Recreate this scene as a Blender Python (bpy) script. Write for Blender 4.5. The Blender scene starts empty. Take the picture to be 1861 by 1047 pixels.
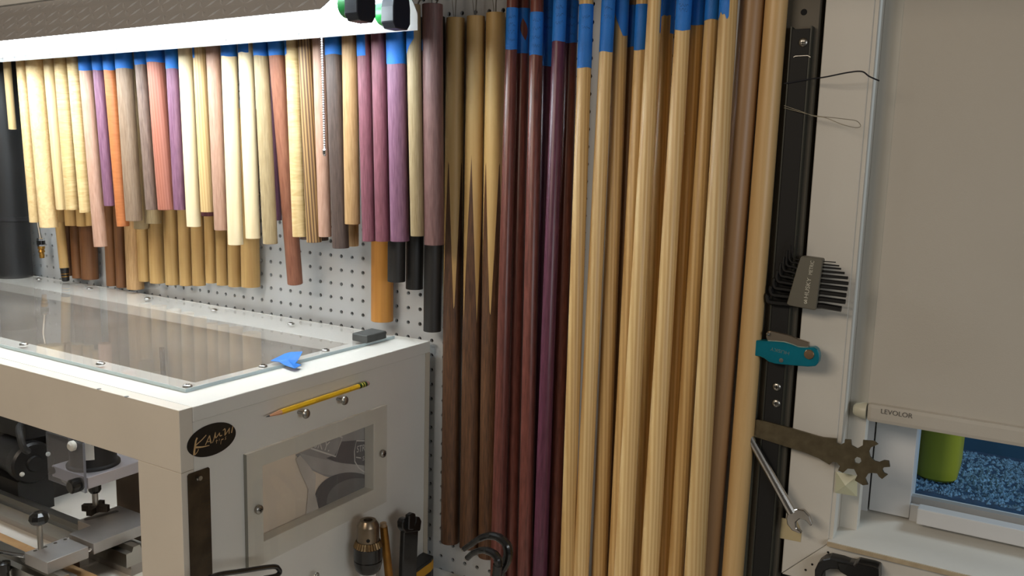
import bpy, bmesh, math, random
from mathutils import Vector, Matrix
random.seed(7)
# ------------------------------------------------------------------ camera, world, lights, exposure
ZO = 1.33                         # height of the working datum (pegboard row 0) above the floor
F = 1600.0; CX, CY = 930.5, 523.5
CAM = Vector((1.2779, -1.1805, 0.294))
R0 = Vector((0.8528006670762983, 0.5215567543624783, 0.026637834241885063))
R1 = Vector((0.10203465213635937, -0.11637923570563512, -0.9879497979452115))
R2 = Vector((-0.5121717992994468, 0.8452422288761071, -0.1524651518443395))
sc = bpy.context.scene
col = sc.collection
cd = bpy.data.cameras.new('camera'); cam = bpy.data.objects.new('camera', cd); col.objects.link(cam)
cd.sensor_width = 36; cd.sensor_fit = 'HORIZONTAL'; cd.lens = F / 1861 * 36; cd.clip_start = 0.02
cam.matrix_world = Matrix(((R0.x, -R1.x, -R2.x, CAM.x), (R0.y, -R1.y, -R2.y, CAM.y), (R0.z, -R1.z, -R2.z, CAM.z + ZO), (0, 0, 0, 1)))
sc.camera = cam
w = bpy.data.worlds.new('World'); sc.world = w; w.use_nodes = True
w.node_tree.nodes['Background'].inputs[0].default_value = (1.0, 0.90, 0.78, 1)
w.node_tree.nodes['Background'].inputs[1].default_value = 0.09
def area(name, loc, target, size, power, color):
    l = bpy.data.lights.new(name, 'AREA'); l.shape = 'RECTANGLE'; l.size, l.size_y = size; l.energy = power; l.color = color
    o = bpy.data.objects.new(name, l); col.objects.link(o); o.location = (loc[0], loc[1], loc[2] + ZO)
    d = Vector(target) - Vector(loc); o.rotation_euler = d.to_track_quat('-Z', 'Y').to_euler(); return o
area('room_lamp', (0.2, -2.2, 1.1), (0.4, 0, -0.3), (1.2, 0.5), 19, (1.0, 0.84, 0.67))
area('bench_lamp', (2.7, -1.3, 0.35), (0.6, -0.2, -0.2), (0.9, 0.5), 9, (0.93, 0.97, 1.0))
area('outdoor_fill', (1.9, 0.55, 0.85), (1.3, 0.5, -0.33), (0.3, 0.3), 7, (0.95, 0.98, 1.0))  # unseen fill light added to brighten the ground outside the window
TUBE_POWER = 19.0
sc.view_settings.view_transform = 'Standard'; sc.view_settings.look = 'None'
sc.view_settings.exposure = 0.0; sc.view_settings.gamma = 1.0; sc.view_settings.use_curve_mapping = False

# ------------------------------------------------------------------ photo pixel -> point on a plane
def ray(x, y): return R0 * ((x - CX) / F) + R1 * ((y - CY) / F) + R2
def onY(x, y, Y): d = ray(x, y); return CAM + d * ((Y - CAM.y) / d.y)
def onX(x, y, X): d = ray(x, y); return CAM + d * ((X - CAM.x) / d.x)
def onZ(x, y, Z): d = ray(x, y); return CAM + d * ((Z - CAM.z) / d.z)
def depth(p): return (p - CAM).dot(R2)
def Q(ox, oy, s, pts): return [(ox + a / s, oy + b / s) for a, b in pts]   # enlarged-crop coords -> photo pixels

# ------------------------------------------------------------------ materials
def lin(c):
    return tuple(((v / 255) / 12.92 if v <= 10 else ((v / 255 + 0.055) / 1.055) ** 2.4) for v in c) + (1,)
MATS = {}
def base(name):
    m = bpy.data.materials.new(name); m.use_nodes = True; nt = m.node_tree
    return m, nt, nt.nodes['Principled BSDF']
def plain(name, c, rough=0.5, metal=0.0, bump=0.0, bscale=60, var=0.06, vscale=8.0, coat=0.0):
    if name in MATS: return MATS[name]
    m, nt, b = base(name); N = nt.nodes; L = nt.links
    tc = N.new('ShaderNodeTexCoord'); nz = N.new('ShaderNodeTexNoise'); nz.inputs['Scale'].default_value = vscale; nz.inputs['Detail'].default_value = 4
    L.new(tc.outputs['Object'], nz.inputs['Vector'])
    r = N.new('ShaderNodeValToRGB'); k = lin(c)
    r.color_ramp.elements[0].position = 0.3; r.color_ramp.elements[1].position = 0.75
    r.color_ramp.elements[0].color = tuple(v * (1 - var) for v in k[:3]) + (1,); r.color_ramp.elements[1].color = tuple(min(1, v * (1 + var)) for v in k[:3]) + (1,)
    L.new(nz.outputs['Fac'], r.inputs['Fac']); L.new(r.outputs['Color'], b.inputs['Base Color'])
    b.inputs['Roughness'].default_value = rough; b.inputs['Metallic'].default_value = metal; b.inputs['Coat Weight'].default_value = coat
    if bump:
        n2 = N.new('ShaderNodeTexNoise'); n2.inputs['Scale'].default_value = bscale; n2.inputs['Detail'].default_value = 3
        L.new(tc.outputs['Object'], n2.inputs['Vector'])
        bp = N.new('ShaderNodeBump'); bp.inputs['Strength'].default_value = bump; bp.inputs['Distance'].default_value = 0.002
        L.new(n2.outputs['Fac'], bp.inputs['Height']); L.new(bp.outputs['Normal'], b.inputs['Normal'])
    MATS[name] = m; return m
def wood(name, c1, c2, s=70, stretch=0.04, kind='grain', rough=0.5, contrast=0.22):
    if name in MATS: return MATS[name]
    m, nt, b = base(name); N = nt.nodes; L = nt.links
    tc = N.new('ShaderNodeTexCoord'); oi = N.new('ShaderNodeObjectInfo')
    add = N.new('ShaderNodeVectorMath'); add.operation = 'ADD'
    sc_ = N.new('ShaderNodeMath'); sc_.operation = 'MULTIPLY'; sc_.inputs[1].default_value = 3.7
    L.new(oi.outputs['Random'], sc_.inputs[0]); L.new(tc.outputs['Object'], add.inputs[0]); L.new(sc_.outputs[0], add.inputs[1])
    mp = N.new('ShaderNodeMapping'); mp.inputs['Scale'].default_value = (s, s, s * stretch); L.new(add.outputs[0], mp.inputs['Vector'])
    nz = N.new('ShaderNodeTexNoise'); nz.inputs['Scale'].default_value = 1.0; nz.inputs['Detail'].default_value = 6; nz.inputs['Roughness'].default_value = 0.62; nz.inputs['Distortion'].default_value = 0.6
    L.new(mp.outputs['Vector'], nz.inputs['Vector'])
    fac = nz.outputs['Fac']
    if kind in ('curly', 'birdseye'):
        mp2 = N.new('ShaderNodeMapping'); L.new(add.outputs[0], mp2.inputs['Vector'])
        mp2.inputs['Scale'].default_value = (28, 28, 150) if kind == 'curly' else (90, 90, 90)
        t2 = N.new('ShaderNodeTexNoise'); t2.inputs['Scale'].default_value = 1.0; t2.inputs['Detail'].default_value = 2; t2.inputs['Distortion'].default_value = 1.2
        L.new(mp2.outputs['Vector'], t2.inputs['Vector'])
        mx = N.new('ShaderNodeMath'); mx.operation = 'MULTIPLY_ADD'; mx.inputs[1].default_value = 0.55
        h = N.new('ShaderNodeMath'); h.operation = 'MULTIPLY'; h.inputs[1].default_value = 0.5
        L.new(fac, h.inputs[0]); L.new(t2.outputs['Fac'], mx.inputs[0]); L.new(h.outputs[0], mx.inputs[2]); fac = mx.outputs[0]
    if kind == 'pores':
        mp2 = N.new('ShaderNodeMapping'); L.new(add.outputs[0], mp2.inputs['Vector']); mp2.inputs['Scale'].default_value = (420, 420, 38)
        t2 = N.new('ShaderNodeTexNoise'); t2.inputs['Scale'].default_value = 1.0; t2.inputs['Detail'].default_value = 2
        L.new(mp2.outputs['Vector'], t2.inputs['Vector'])
        mx = N.new('ShaderNodeMath'); mx.operation = 'MULTIPLY_ADD'; mx.inputs[1].default_value = 0.7
        h = N.new('ShaderNodeMath'); h.operation = 'MULTIPLY'; h.inputs[1].default_value = 0.35
        L.new(fac, h.inputs[0]); L.new(t2.outputs['Fac'], mx.inputs[0]); L.new(h.outputs[0], mx.inputs[2]); fac = mx.outputs[0]
    if kind == 'stripe':
        mp2 = N.new('ShaderNodeMapping'); L.new(add.outputs[0], mp2.inputs['Vector']); mp2.inputs['Scale'].default_value = (1, 1, 0.03)
        t2 = N.new('ShaderNodeTexWave'); t2.wave_type = 'BANDS'; t2.bands_direction = 'DIAGONAL'; t2.inputs['Scale'].default_value = 95; t2.inputs['Distortion'].default_value = 2.2; t2.inputs['Detail'].default_value = 2; t2.inputs['Detail Scale'].default_value = 1.5
        L.new(mp2.outputs['Vector'], t2.inputs['Vector'])
        mx = N.new('ShaderNodeMath'); mx.operation = 'MULTIPLY_ADD'; mx.inputs[1].default_value = 0.5
        h = N.new('ShaderNodeMath'); h.operation = 'MULTIPLY'; h.inputs[1].default_value = 0.5
        L.new(fac, h.inputs[0]); L.new(t2.outputs['Fac'], mx.inputs[0]); L.new(h.outputs[0], mx.inputs[2]); fac = mx.outputs[0]
    r = N.new('ShaderNodeValToRGB'); r.color_ramp.elements[0].position = 0.5 - contrast; r.color_ramp.elements[1].position = 0.5 + contrast
    r.color_ramp.elements[0].color = lin(c2); r.color_ramp.elements[1].color = lin(c1)
    L.new(fac, r.inputs['Fac'])
    hv = N.new('ShaderNodeHueSaturation'); vr = N.new('ShaderNodeMapRange'); vr.inputs['To Min'].default_value = 0.9; vr.inputs['To Max'].default_value = 1.1
    L.new(oi.outputs['Random'], vr.inputs['Value']); L.new(vr.outputs[0], hv.inputs['Value']); L.new(r.outputs['Color'], hv.inputs['Color'])
    L.new(hv.outputs['Color'], b.inputs['Base Color']); b.inputs['Roughness'].default_value = rough
    bp = N.new('ShaderNodeBump'); bp.inputs['Strength'].default_value = 0.12; bp.inputs['Distance'].default_value = 0.001
    L.new(fac, bp.inputs['Height']); L.new(bp.outputs['Normal'], b.inputs['Normal'])
    MATS[name] = m; return m
def clear(name, tint, dust=0.0, dustc=(150, 140, 128), ior=1.45):
    if name in MATS: return MATS[name]
    m = bpy.data.materials.new(name); m.use_nodes = True; nt = m.node_tree; N = nt.nodes; L = nt.links
    N.remove(N['Principled BSDF']); out = N['Material Output']
    tr = N.new('ShaderNodeBsdfTransparent'); tr.inputs[0].default_value = tint
    gl = N.new('ShaderNodeBsdfGlossy'); gl.inputs['Roughness'].default_value = 0.03
    fr = N.new('ShaderNodeFresnel'); fr.inputs['IOR'].default_value = ior
    geo = N.new('ShaderNodeNewGeometry')
    inv = N.new('ShaderNodeMath'); inv.operation = 'SUBTRACT'; inv.inputs[0].default_value = 1.0; L.new(geo.outputs['Backfacing'], inv.inputs[1])
    mu = N.new('ShaderNodeMath'); mu.operation = 'MULTIPLY'; L.new(fr.outputs[0], mu.inputs[0]); L.new(inv.outputs[0], mu.inputs[1])
    mix = N.new('ShaderNodeMixShader'); L.new(mu.outputs[0], mix.inputs[0])
    if dust > 0:
        df = N.new('ShaderNodeBsdfDiffuse'); df.inputs[0].default_value = lin(dustc)
        tc = N.new('ShaderNodeTexCoord'); nz = N.new('ShaderNodeTexNoise'); nz.inputs['Scale'].default_value = 9; nz.inputs['Detail'].default_value = 5
        L.new(tc.outputs['Object'], nz.inputs['Vector'])
        mr = N.new('ShaderNodeMapRange'); mr.inputs['From Min'].default_value = 0.3; mr.inputs['From Max'].default_value = 0.7; mr.inputs['To Min'].default_value = dust * 0.7; mr.inputs['To Max'].default_value = dust * 1.2
        L.new(nz.outputs['Fac'], mr.inputs['Value'])
        m2 = N.new('ShaderNodeMixShader'); L.new(mr.outputs[0], m2.inputs[0]); L.new(tr.outputs[0], m2.inputs[1]); L.new(df.outputs[0], m2.inputs[2]); L.new(m2.outputs[0], mix.inputs[1])
    else: L.new(tr.outputs[0], mix.inputs[1])
    L.new(gl.outputs[0], mix.inputs[2]); L.new(mix.outputs[0], out.inputs[0])
    MATS[name] = m; return m
def emit(name, c, s):
    m = bpy.data.materials.new(name); m.use_nodes = True; b = m.node_tree.nodes['Principled BSDF']
    b.inputs['Base Color'].default_value = c; b.inputs['Emission Color'].default_value = c; b.inputs['Emission Strength'].default_value = s
    MATS[name] = m; return m
WHITE = plain('white_paint', (222, 220, 212), 0.45, bump=0.05, var=0.03)
WHITE2 = plain('white_trim_paint', (206, 202, 192), 0.5, var=0.03, vscale=5)
PEG = plain('pegboard_white', (196, 200, 202), 0.35, var=0.03)
CHROME = plain('chrome', (225, 228, 232), 0.12, 1.0, var=0.02)
STEEL = plain('steel', (170, 168, 162), 0.32, 1.0, var=0.05)
ALU = plain('aluminium', (176, 174, 172), 0.42, 0.75, var=0.05, vscale=30)
BLACK = plain('black_plastic', (26, 26, 27), 0.42, var=0.1)
BLKMET = plain('black_metal', (20, 20, 20), 0.25, 0.0, var=0.1, coat=0.3)
DARK = plain('dark_void', (12, 12, 12), 0.9)
BLUE = plain('blue_tape', (26, 116, 206), 0.55, bump=0.25, bscale=900, var=0.1, vscale=40)
INK = plain('ink', (18, 20, 30), 0.7)
BRASS = plain('brass', (172, 130, 62), 0.35, 0.9, var=0.12, vscale=60)

# ------------------------------------------------------------------ mesh helpers
def link(name, me, mat, parent=None, smooth=False):
    o = bpy.data.objects.new(name, me); col.objects.link(o)
    if mat: me.materials.append(mat)
    if smooth:
        for p in me.polygons: p.use_smooth = True
        a = me.attributes.get('sharp_edge')
        try: me.set_sharp_from_angle(angle=math.radians(28))
        except Exception: pass
    if parent:
        o.parent = parent; o.matrix_parent_inverse = Matrix.Translation(-Vector(parent.get('_o', (0, 0, 0)))) if '_o' in parent else Matrix.Identity(4)
    return o
def raw(name, v, f, mat, parent=None, smooth=False):
    me = bpy.data.meshes.new(name); me.from_pydata([tuple(p) for p in v], [], f); me.update(); return link(name, me, mat, parent, smooth)
def frombm(name, bm, mat, parent=None, smooth=False):
    bmesh.ops.recalc_face_normals(bm, faces=bm.faces[:])
    me = bpy.data.meshes.new(name); bm.to_mesh(me); bm.free(); return link(name, me, mat, parent, smooth)
def tag(o, label, cat, group=None, kind=None):
    o['label'] = label
    if cat: o['category'] = cat
    if group: o['group'] = group
    if kind: o['kind'] = kind
    return o
def thing(name, loc, label, cat, group=None):
    o = bpy.data.objects.new(name, None); col.objects.link(o); o.empty_display_size = 0.02
    o.location = loc; o['_o'] = tuple(loc); return tag(o, label, cat, group)
def struct(o): o['kind'] = 'structure'; return o
def bmbox(bm, lo, hi, bev=0.0):
    r = bmesh.ops.create_cube(bm, size=1.0); vs = r['verts']
    for v in vs: v.co = Vector(((lo[i] + hi[i]) / 2 + v.co[i] * (hi[i] - lo[i]) for i in range(3)))
    if bev: bmesh.ops.bevel(bm, geom=list({e for v in vs for e in v.link_edges}), offset=bev, segments=2, affect='EDGES', profile=0.6)
def box(name, lo, hi, mat, parent=None, bev=0.0):
    bm = bmesh.new(); bmbox(bm, lo, hi, bev); return frombm(name, bm, mat, parent)
def frame_of(o, z, xhint=None):
    z = Vector(z).normalized(); x = Vector(xhint) if xhint else (Vector((1, 0, 0)) if abs(z.x) < 0.9 else Vector((0, 1, 0)))
    x = (x - z * x.dot(z)).normalized(); y = z.cross(x)
    return Matrix(((x.x, y.x, z.x, o[0]), (x.y, y.y, z.y, o[1]), (x.z, y.z, z.z, o[2]), (0, 0, 0, 1)))
def lathe(name, prof, mat, M=None, parent=None, seg=28, smooth=True):
    v, f = [], []
    for r, z in prof:
        for k in range(seg): a = 2 * math.pi * k / seg; v.append(Vector((r * math.cos(a), r * math.sin(a), z)))
    for i in range(len(prof) - 1):
        for k in range(seg): f.append((i * seg + k, i * seg + (k + 1) % seg, (i + 1) * seg + (k + 1) % seg, (i + 1) * seg + k))
    f.append(tuple(reversed(range(seg)))); f.append(tuple(range((len(prof) - 1) * seg, len(prof) * seg)))
    if M: v = [M @ p for p in v]
    return raw(name, v, f, mat, parent, smooth)
def tube(name, pts, r, mat, parent=None, seg=10, closed=False):
    pts = [Vector(p) for p in pts]; n = len(pts); v, f = [], []
    nrm = None
    for i, p in enumerate(pts):
        t = (pts[min(i + 1, n - 1)] - pts[max(i - 1, 0)]).normalized()
        if nrm is None: nrm = Vector((0, 0, 1)) if abs(t.z) < 0.9 else Vector((1, 0, 0))
        nrm = (nrm - t * nrm.dot(t)).normalized(); bn = t.cross(nrm)
        rr = r[i] if isinstance(r, (list, tuple)) else r
        for k in range(seg): a = 2 * math.pi * k / seg; v.append(p + (nrm * math.cos(a) + bn * math.sin(a)) * rr)
    for i in range(n - 1):
        for k in range(seg): f.append((i * seg + k, i * seg + (k + 1) % seg, (i + 1) * seg + (k + 1) % seg, (i + 1) * seg + k))
    f.append(tuple(reversed(range(seg)))); f.append(tuple(range((n - 1) * seg, n * seg)))
    return raw(name, v, f, mat, parent, True)
def spline(pts, n=8):
    pts = [Vector(p) for p in pts]; o = []
    for i in range(len(pts) - 1):
        a = pts[max(i - 1, 0)]; b = pts[i]; c = pts[i + 1]; d = pts[min(i + 2, len(pts) - 1)]
        for k in range(n):
            t = k / n; o.append(0.5 * ((2 * b) + (c - a) * t + (2 * a - 5 * b + 4 * c - d) * t * t + (3 * b - a - 3 * c + d) * t ** 3))
    return o + [pts[-1]]
def prism(name, outer, vec, mat, parent=None, holes=(), bev=0.0):
    """planar outline (with holes) given thickness along vec"""
    bm = bmesh.new(); es = []
    for loop in [outer] + list(holes):
        vs = [bm.verts.new(p) for p in loop]
        es += [bm.edges.new((vs[i], vs[(i + 1) % len(vs)])) for i in range(len(vs))]
    if holes: bmesh.ops.triangle_fill(bm, use_beauty=True, use_dissolve=False, edges=es)
    else: bm.faces.new([e.verts[0] for e in es])
    r = bmesh.ops.extrude_face_region(bm, geom=bm.faces[:])
    for g in r['geom']:
        if isinstance(g, bmesh.types.BMVert): g.co += Vector(vec)
    bmesh.ops.recalc_face_normals(bm, faces=bm.faces[:])
    if bev: 
        el = [e for e in bm.edges if len(e.link_faces) == 2 and e.calc_face_angle(0) > 0.6]
        bmesh.ops.bevel(bm, geom=el, offset=bev, segments=1, affect='EDGES')
    return frombm(name, bm, mat, parent)
def text(name, s, o, xd, yd, h, mat, parent, thick=0.0002, wscale=1.0):
    c = bpy.data.curves.new(name, 'FONT'); c.body = s; c.size = 1.0; c.extrude = 0.0
    t = bpy.data.objects.new(name + '_tmp', c); col.objects.link(t)
    dg = bpy.context.evaluated_depsgraph_get(); me = bpy.data.meshes.new_from_object(t.evaluated_get(dg))
    bpy.data.objects.remove(t); bpy.data.curves.remove(c)
    xd = Vector(xd).normalized(); yd = Vector(yd).normalized(); k = h / 0.7; n = xd.cross(yd)
    for v in me.vertices: v.co = Vector(o) + xd * (v.co.x * k * wscale) + yd * (v.co.y * k) + n * thick
    me.name = name; return link(name, me, mat, parent)
def ribbon(name, strokes, n, mat, parent, off=0.0004):
    """flat brush strokes: list of (points, widths)"""
    v, f = [], []; n = Vector(n).normalized()
    for pts, ws in strokes:
        b0 = len(v)
        for i, p in enumerate(pts):
            t = (pts[min(i + 1, len(pts) - 1)] - pts[max(i - 1, 0)]).normalized(); s = t.cross(n).normalized()
            wv = ws if not isinstance(ws, (list, tuple)) else ws[0] + (ws[1] - ws[0]) * i / (len(pts) - 1)
            v += [p + s * wv + n * off, p - s * wv + n * off]
        for i in range(len(pts) - 1): k = b0 + 2 * i; f.append((k, k + 1, k + 3, k + 2))
    return raw(name, v, f, mat, parent)
def screw(loc, normal, r, parent, name='screw', mat=None):
    M = frame_of(loc, normal)
    o = lathe(name, [(r, -0.0005), (r, 0.0008), (r * 0.92, 0.0016), (r * 0.7, 0.0024), (r * 0.35, 0.0028), (0.0001, 0.0029)], mat or STEEL, M, parent, 20)
    bm = bmesh.new(); bmbox(bm, (-r * .5, -r * .09, 0.0022), (r * .5, r * .09, 0.0030)); bmbox(bm, (-r * .09, -r * .5, 0.0022), (r * .09, r * .5, 0.0030))
    for v in bm.verts: v.co = M @ v.co
    s = frombm('cross_slot', bm, DARK, None); s.parent = o; s.matrix_parent_inverse = Matrix.Identity(4)
    return o

# ------------------------------------------------------------------ the setting
FLOOR = -ZO
struct(box('floor', (-3.2, -3.6, FLOOR - 0.05), (4.2, 0.3, FLOOR), plain('concrete_floor', (120, 115, 108), 0.8, bump=0.2, bscale=30, var=0.12)))
WX0, WX1, WZ0, WZ1 = 1.0690, 1.86, -0.215, 0.86      # window opening
wallm = plain('wall_paint', (178, 174, 164), 0.7, var=0.03)
bm = bmesh.new()
bmbox(bm, (-3.2, 0.022, FLOOR), (WX0, 0.14, 1.2)); bmbox(bm, (WX1, 0.022, FLOOR), (4.2, 0.14, 1.2))
bmbox(bm, (WX0, 0.022, FLOOR), (WX1, 0.14, WZ0 - .002)); bmbox(bm, (WX0, 0.022, WZ1), (WX1, 0.14, 1.2))
struct(frombm('wall_back', bm, plain('hole_shade_black', (30, 29, 27), 0.9)))  # near-black colour stands in for the shade inside the pegboard holes
struct(box('wall_left', (-1.62, -3.6, FLOOR), (-1.5, 0.022, 1.2), wallm))
# pegboard sheet with real holes on a one inch grid
def pegboard(x0, x1, z0, z1, name):
    p = 0.0254; v, f = [], []; th = 0.0055; hr = 0.0036
    def key(cache, co):
        if co not in cache: cache[co] = len(v); v.append((co[0] * 1e-5, co[1] * 1e-5, co[2] * 1e-5))
        return cache[co]
    cache = {}
    K = lambda x, y, z: key(cache, (round(x * 1e5), round(y * 1e5), round(z * 1e5)))
    ca = [(math.cos(math.pi / 4 * k), math.sin(math.pi / 4 * k)) for k in range(8)]
    sq = [(1, 0), (1, 1), (0, 1), (-1, 1), (-1, 0), (-1, -1), (0, -1), (1, -1)]
    for i in range(math.floor(x0 / p), math.ceil(x1 / p)):
        for j in range(math.floor(z0 / p), math.ceil(z1 / p)):
            cx, cz = i * p, j * p
            a = [K(cx + s[0] * p / 2, 0, cz + s[1] * p / 2) for s in sq]
            b = [K(cx + s[0] * hr, 0, cz + s[1] * hr) for s in ca]
            c = [K(cx + s[0] * hr, th, cz + s[1] * hr) for s in ca]
            for k in range(8):
                q = (k + 1) % 8; f.append((a[k], a[q], b[q], b[k])); f.append((b[k], b[q], c[q], c[k]))
    o = raw(name, v, f, PEG); return struct(o)
pegboard(-1.0, 0.952, -0.47, 0.72, 'wall_pegboard')
# unseen shelf added to shade upper wall and window; the lamp hangs from it
sh = thing('shade_shelf', (0.1, -0.18, 0.66), 'long unseen shelf added above the hanging lamp to shade the wall', 'shelf')
box('board', (-1.45, -0.42, 0.64), (1.95, 0.0, 0.665), wood('shelf_pine', (150, 120, 80), (120, 90, 55), 12, 1.0), sh)
for x in (-1.0, 0.9): box('bracket', (x, -0.36, 0.62), (x + 0.02, 0.0, 0.64), STEEL, sh)
# board carrying the magnetic strip, beside the pegboard
struct(box('trim_1', (0.9655, -0.006, -0.5), (1.006, 0.022, 0.75), plain('board_paint', (92, 86, 74), 0.6)))
struct(box('trim_2', (0.952, -0.008, -0.5), (0.9655, 0.022, 0.75), plain('channel_grey', (150, 156, 150), 0.4, 0.3)))
# window casing, mitred, with sill and jambs
cas = WHITE2
def prismY(name, pts, y0, y1, mat, parent=None, bev=0.0): return prism(name, [Vector((x, y0, z)) for x, z in pts], (0, y1 - y0, 0), mat, parent, bev=bev)
CL, CR, CB = 1.0115, 1.0695, -0.214
struct(prismY('trim_3', [(CL, 0.8), (CR, 0.8), (CR, CB), (CL, CB - 0.059)], 0.0, 0.022, cas, bev=0.0008))
TRIM4 = struct(prismY('trim_4', [(CL + .0006, CB - 0.0596), (CR, CB - 0.0006), (1.92, CB - 0.0006), (1.92, CB - 0.0596)], 0.0, 0.022, cas, bev=0.0008))
# jamb liner
struct(box('trim_5', (1.0695, 0.002, CB), (1.0745, 0.16, 0.8), cas)); struct(box('trim_6', (1.0745, 0.040, CB), (1.0975, 0.062, 0.8), cas, bev=0.001))
sill = prism('trim_7', [Vector((1.0695, -0.006, CB + .006)), Vector((1.0695, 0.16, -0.188)), Vector((1.0695, 0.16, -0.21)), Vector((1.0695, -0.006, CB - .0005))], (0.8, 0, 0), cas); struct(sill)
struct(box('trim_8', (1.0695, -0.008, CB - 0.0005), (1.87, -0.006, CB + .0055), wood('raw_edge_wood', (190, 174, 146), (164, 146, 116), 40, 1)))
# pin holes in the casing
for k, (x, y) in enumerate([(1505, 1004), (1476, 1026), (1464, 1036)]):
    p = onY(x, y, -0.0003); h = lathe('nail_hole', [(0.0016, 0), (0.0014, 0.0006), (0.0001, 0.0007)], DARK, frame_of(p, (0, -1, 0)), TRIM4, 10)
# vinyl window: frame, sash, glass
wn = thing('window_1', (1.3, 0.1, -0.19), 'white vinyl window behind the roller shade', 'window'); wn['kind'] = 'structure'
VIN = plain('vinyl', (205, 206, 206), 0.35, var=0.02)
box('window_frame', (1.0745, 0.10, -0.20), (1.1005, 0.16, 0.8), VIN, wn, 0.001)
box('sash_stile', (1.1025, 0.098, -0.192), (1.1545, 0.15, 0.8), VIN, wn, 0.001)
box('sash_rail', (1.1545, 0.1, -0.2), (1.9, 0.15, -0.172), VIN, wn, 0.001)
box('sash_lip', (1.166, 0.078, -0.190), (1.9, 0.1, -0.168), VIN, wn, 0.002)
box('glazing_bead', (1.1545, 0.108, -0.172), (1.9, 0.12, -0.163), plain('bead', (150, 150, 148), 0.4), wn)
box('pane', (1.1545, 0.124, -0.174), (1.9, 0.128, 0.8), clear('pane_glass', (0.86, 0.94, 1.0, 1)), wn)
# outside: gravel well, blue wall, lime container
struct(box('ground', (0.2, 0.16, -0.40), (3.4, 1.6, -0.33), plain('wet_ground', (40, 70, 100), 0.9, var=0.3, vscale=60)))
struct(box('wall_outside', (0.2, 0.95, -0.33), (3.4, 1.02, 1.0), plain('blue_tarp', (60, 112, 146), 0.7, var=0.3, vscale=4)))
v, f = [], []
for k in range(9000):
    x = random.uniform(0.95, 1.6); y = random.uniform(0.2, 0.93); s = random.uniform(0.003, 0.0065); z = -0.3295
    if 1.0 < x < 1.34 and .34 < y < .62: continue
    b0 = len(v); a = random.random() * 6.28
    for q in range(4): v.append((x + s * math.cos(a + q * 1.571) * random.uniform(.6, 1.2), y + s * math.sin(a + q * 1.571) * random.uniform(.6, 1.2), z))
    v.append((x, y, z + s * .9)); f += [(b0, b0 + 1, b0 + 4), (b0 + 1, b0 + 2, b0 + 4), (b0 + 2, b0 + 3, b0 + 4), (b0 + 3, b0, b0 + 4)]
gv = raw('gravel', v, f, plain('gravel_blue', (112, 150, 178), 0.7, var=0.8, vscale=160)); tag(gv, 'blue-grey gravel on the ground outside the window', 'gravel', kind='stuff')
pl = onZ(1692, 868, -0.33); pr_ = onZ(1757, 880, -0.33)
bc = thing('plastic_bin', (pl.x + .045, pl.y + .08, -0.33), 'lime green plastic bin standing on the gravel outside the window', 'bin')
def rrect(cx, cy, hx, hy, r, n=5):
    o = []
    for sx, sy, a0 in ((1, 1, 0), (-1, 1, 90), (-1, -1, 180), (1, -1, 270)):
        for k in range(n + 1): a = math.radians(a0 + 90 * k / n); o.append((cx + sx * (hx - r) + r * math.cos(a), cy + sy * (hy - r) + r * math.sin(a)))
    return o
lime = plain('lime_plastic', (206, 200, 56), 0.45)
bx0 = onZ(1657, 876, -0.33); bx1 = onZ(1735, 892, -0.33); bcx = (bx0.x + bx1.x) / 2; hw = (bx1.x - bx0.x) / 2
lv, lf = [], []
rings = [(0.86, -0.329), (0.97, -0.322), (1.0, -0.305), (1.06, 0.10), (1.12, 0.11), (1.12, 0.125)]
by = bx0.y + 0.09
for s, z in rings: lv += [(x, y, z) for x, y in rrect(bcx, by, hw * s, 0.075 * s, 0.03)]
m_ = len(rrect(0, 0, 1, 1, .1))
for i in range(len(rings) - 1):
    for k in range(m_): lf.append((i * m_ + k, i * m_ + (k + 1) % m_, (i + 1) * m_ + (k + 1) % m_, (i + 1) * m_ + k))
lf += [tuple(reversed(range(m_))), tuple(range((len(rings) - 1) * m_, len(rings) * m_))]
raw('bin_body', lv, lf, lime, bc, True)
# roller shade
SY = 0.025
bl = thing('roller_shade', (1.4, SY, -0.045), 'off-white fabric roller shade pulled down over the window', 'shade')
box('fabric', (1.0995, SY, -0.03), (1.84, SY + 0.0012, 0.84), plain('shade_fabric', (186, 180, 168), 0.85, bump=0.1, bscale=700, var=0.03, vscale=3), bl)
RM = plain('shade_rail', (196, 190, 178), 0.6, var=0.03)
box('bottom_rail', (1.0995, SY - .0065, -0.043), (1.84, SY + .0065, -0.018), MATS['shade_fabric'], bl, .0055)
lathe('end_cap', [(0.006, 0), (0.0085, 0.003), (0.0112, 0.012), (0.0112, 0.0165)], plain('cap_plastic', (198, 194, 172), 0.4), frame_of((1.0825, SY, -0.0305), (1, 0, 0)), bl, 20)
lathe('roller', [(0.02, 0), (0.02, 0.742)], RM, frame_of((1.0995, SY + .01, 0.845), (1, 0, 0)), bl, 20)
p = onY(1600, 751, SY - 0.0068); text('brand_print', 'LEVOLOR', p, (1, 0, 0), (0, 0, 1), 0.0062, plain('grey_print', (90, 88, 84), 0.6), bl)

# ------------------------------------------------------------------ workbench
BT = -0.43
wb = thing('workbench', (-0.1, -0.36, FLOOR), 'white-topped workbench along the pegboard wall under the cabinet', 'workbench')
box('bench_top', (-1.45, -0.72, BT - 0.035), (1.02, 0.0, BT), plain('bench_white', (214, 210, 202), 0.5, bump=0.05, var=0.06, vscale=6), wb, 0.002)
for x in (-1.4, 0.9):
    for y in (-0.68, -0.1): box('leg', (x, y, FLOOR), (x + 0.08, y + 0.08, BT - 0.035), wood('bench_leg_wood', (170, 140, 95), (140, 110, 70), 14, .1), wb)

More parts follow.
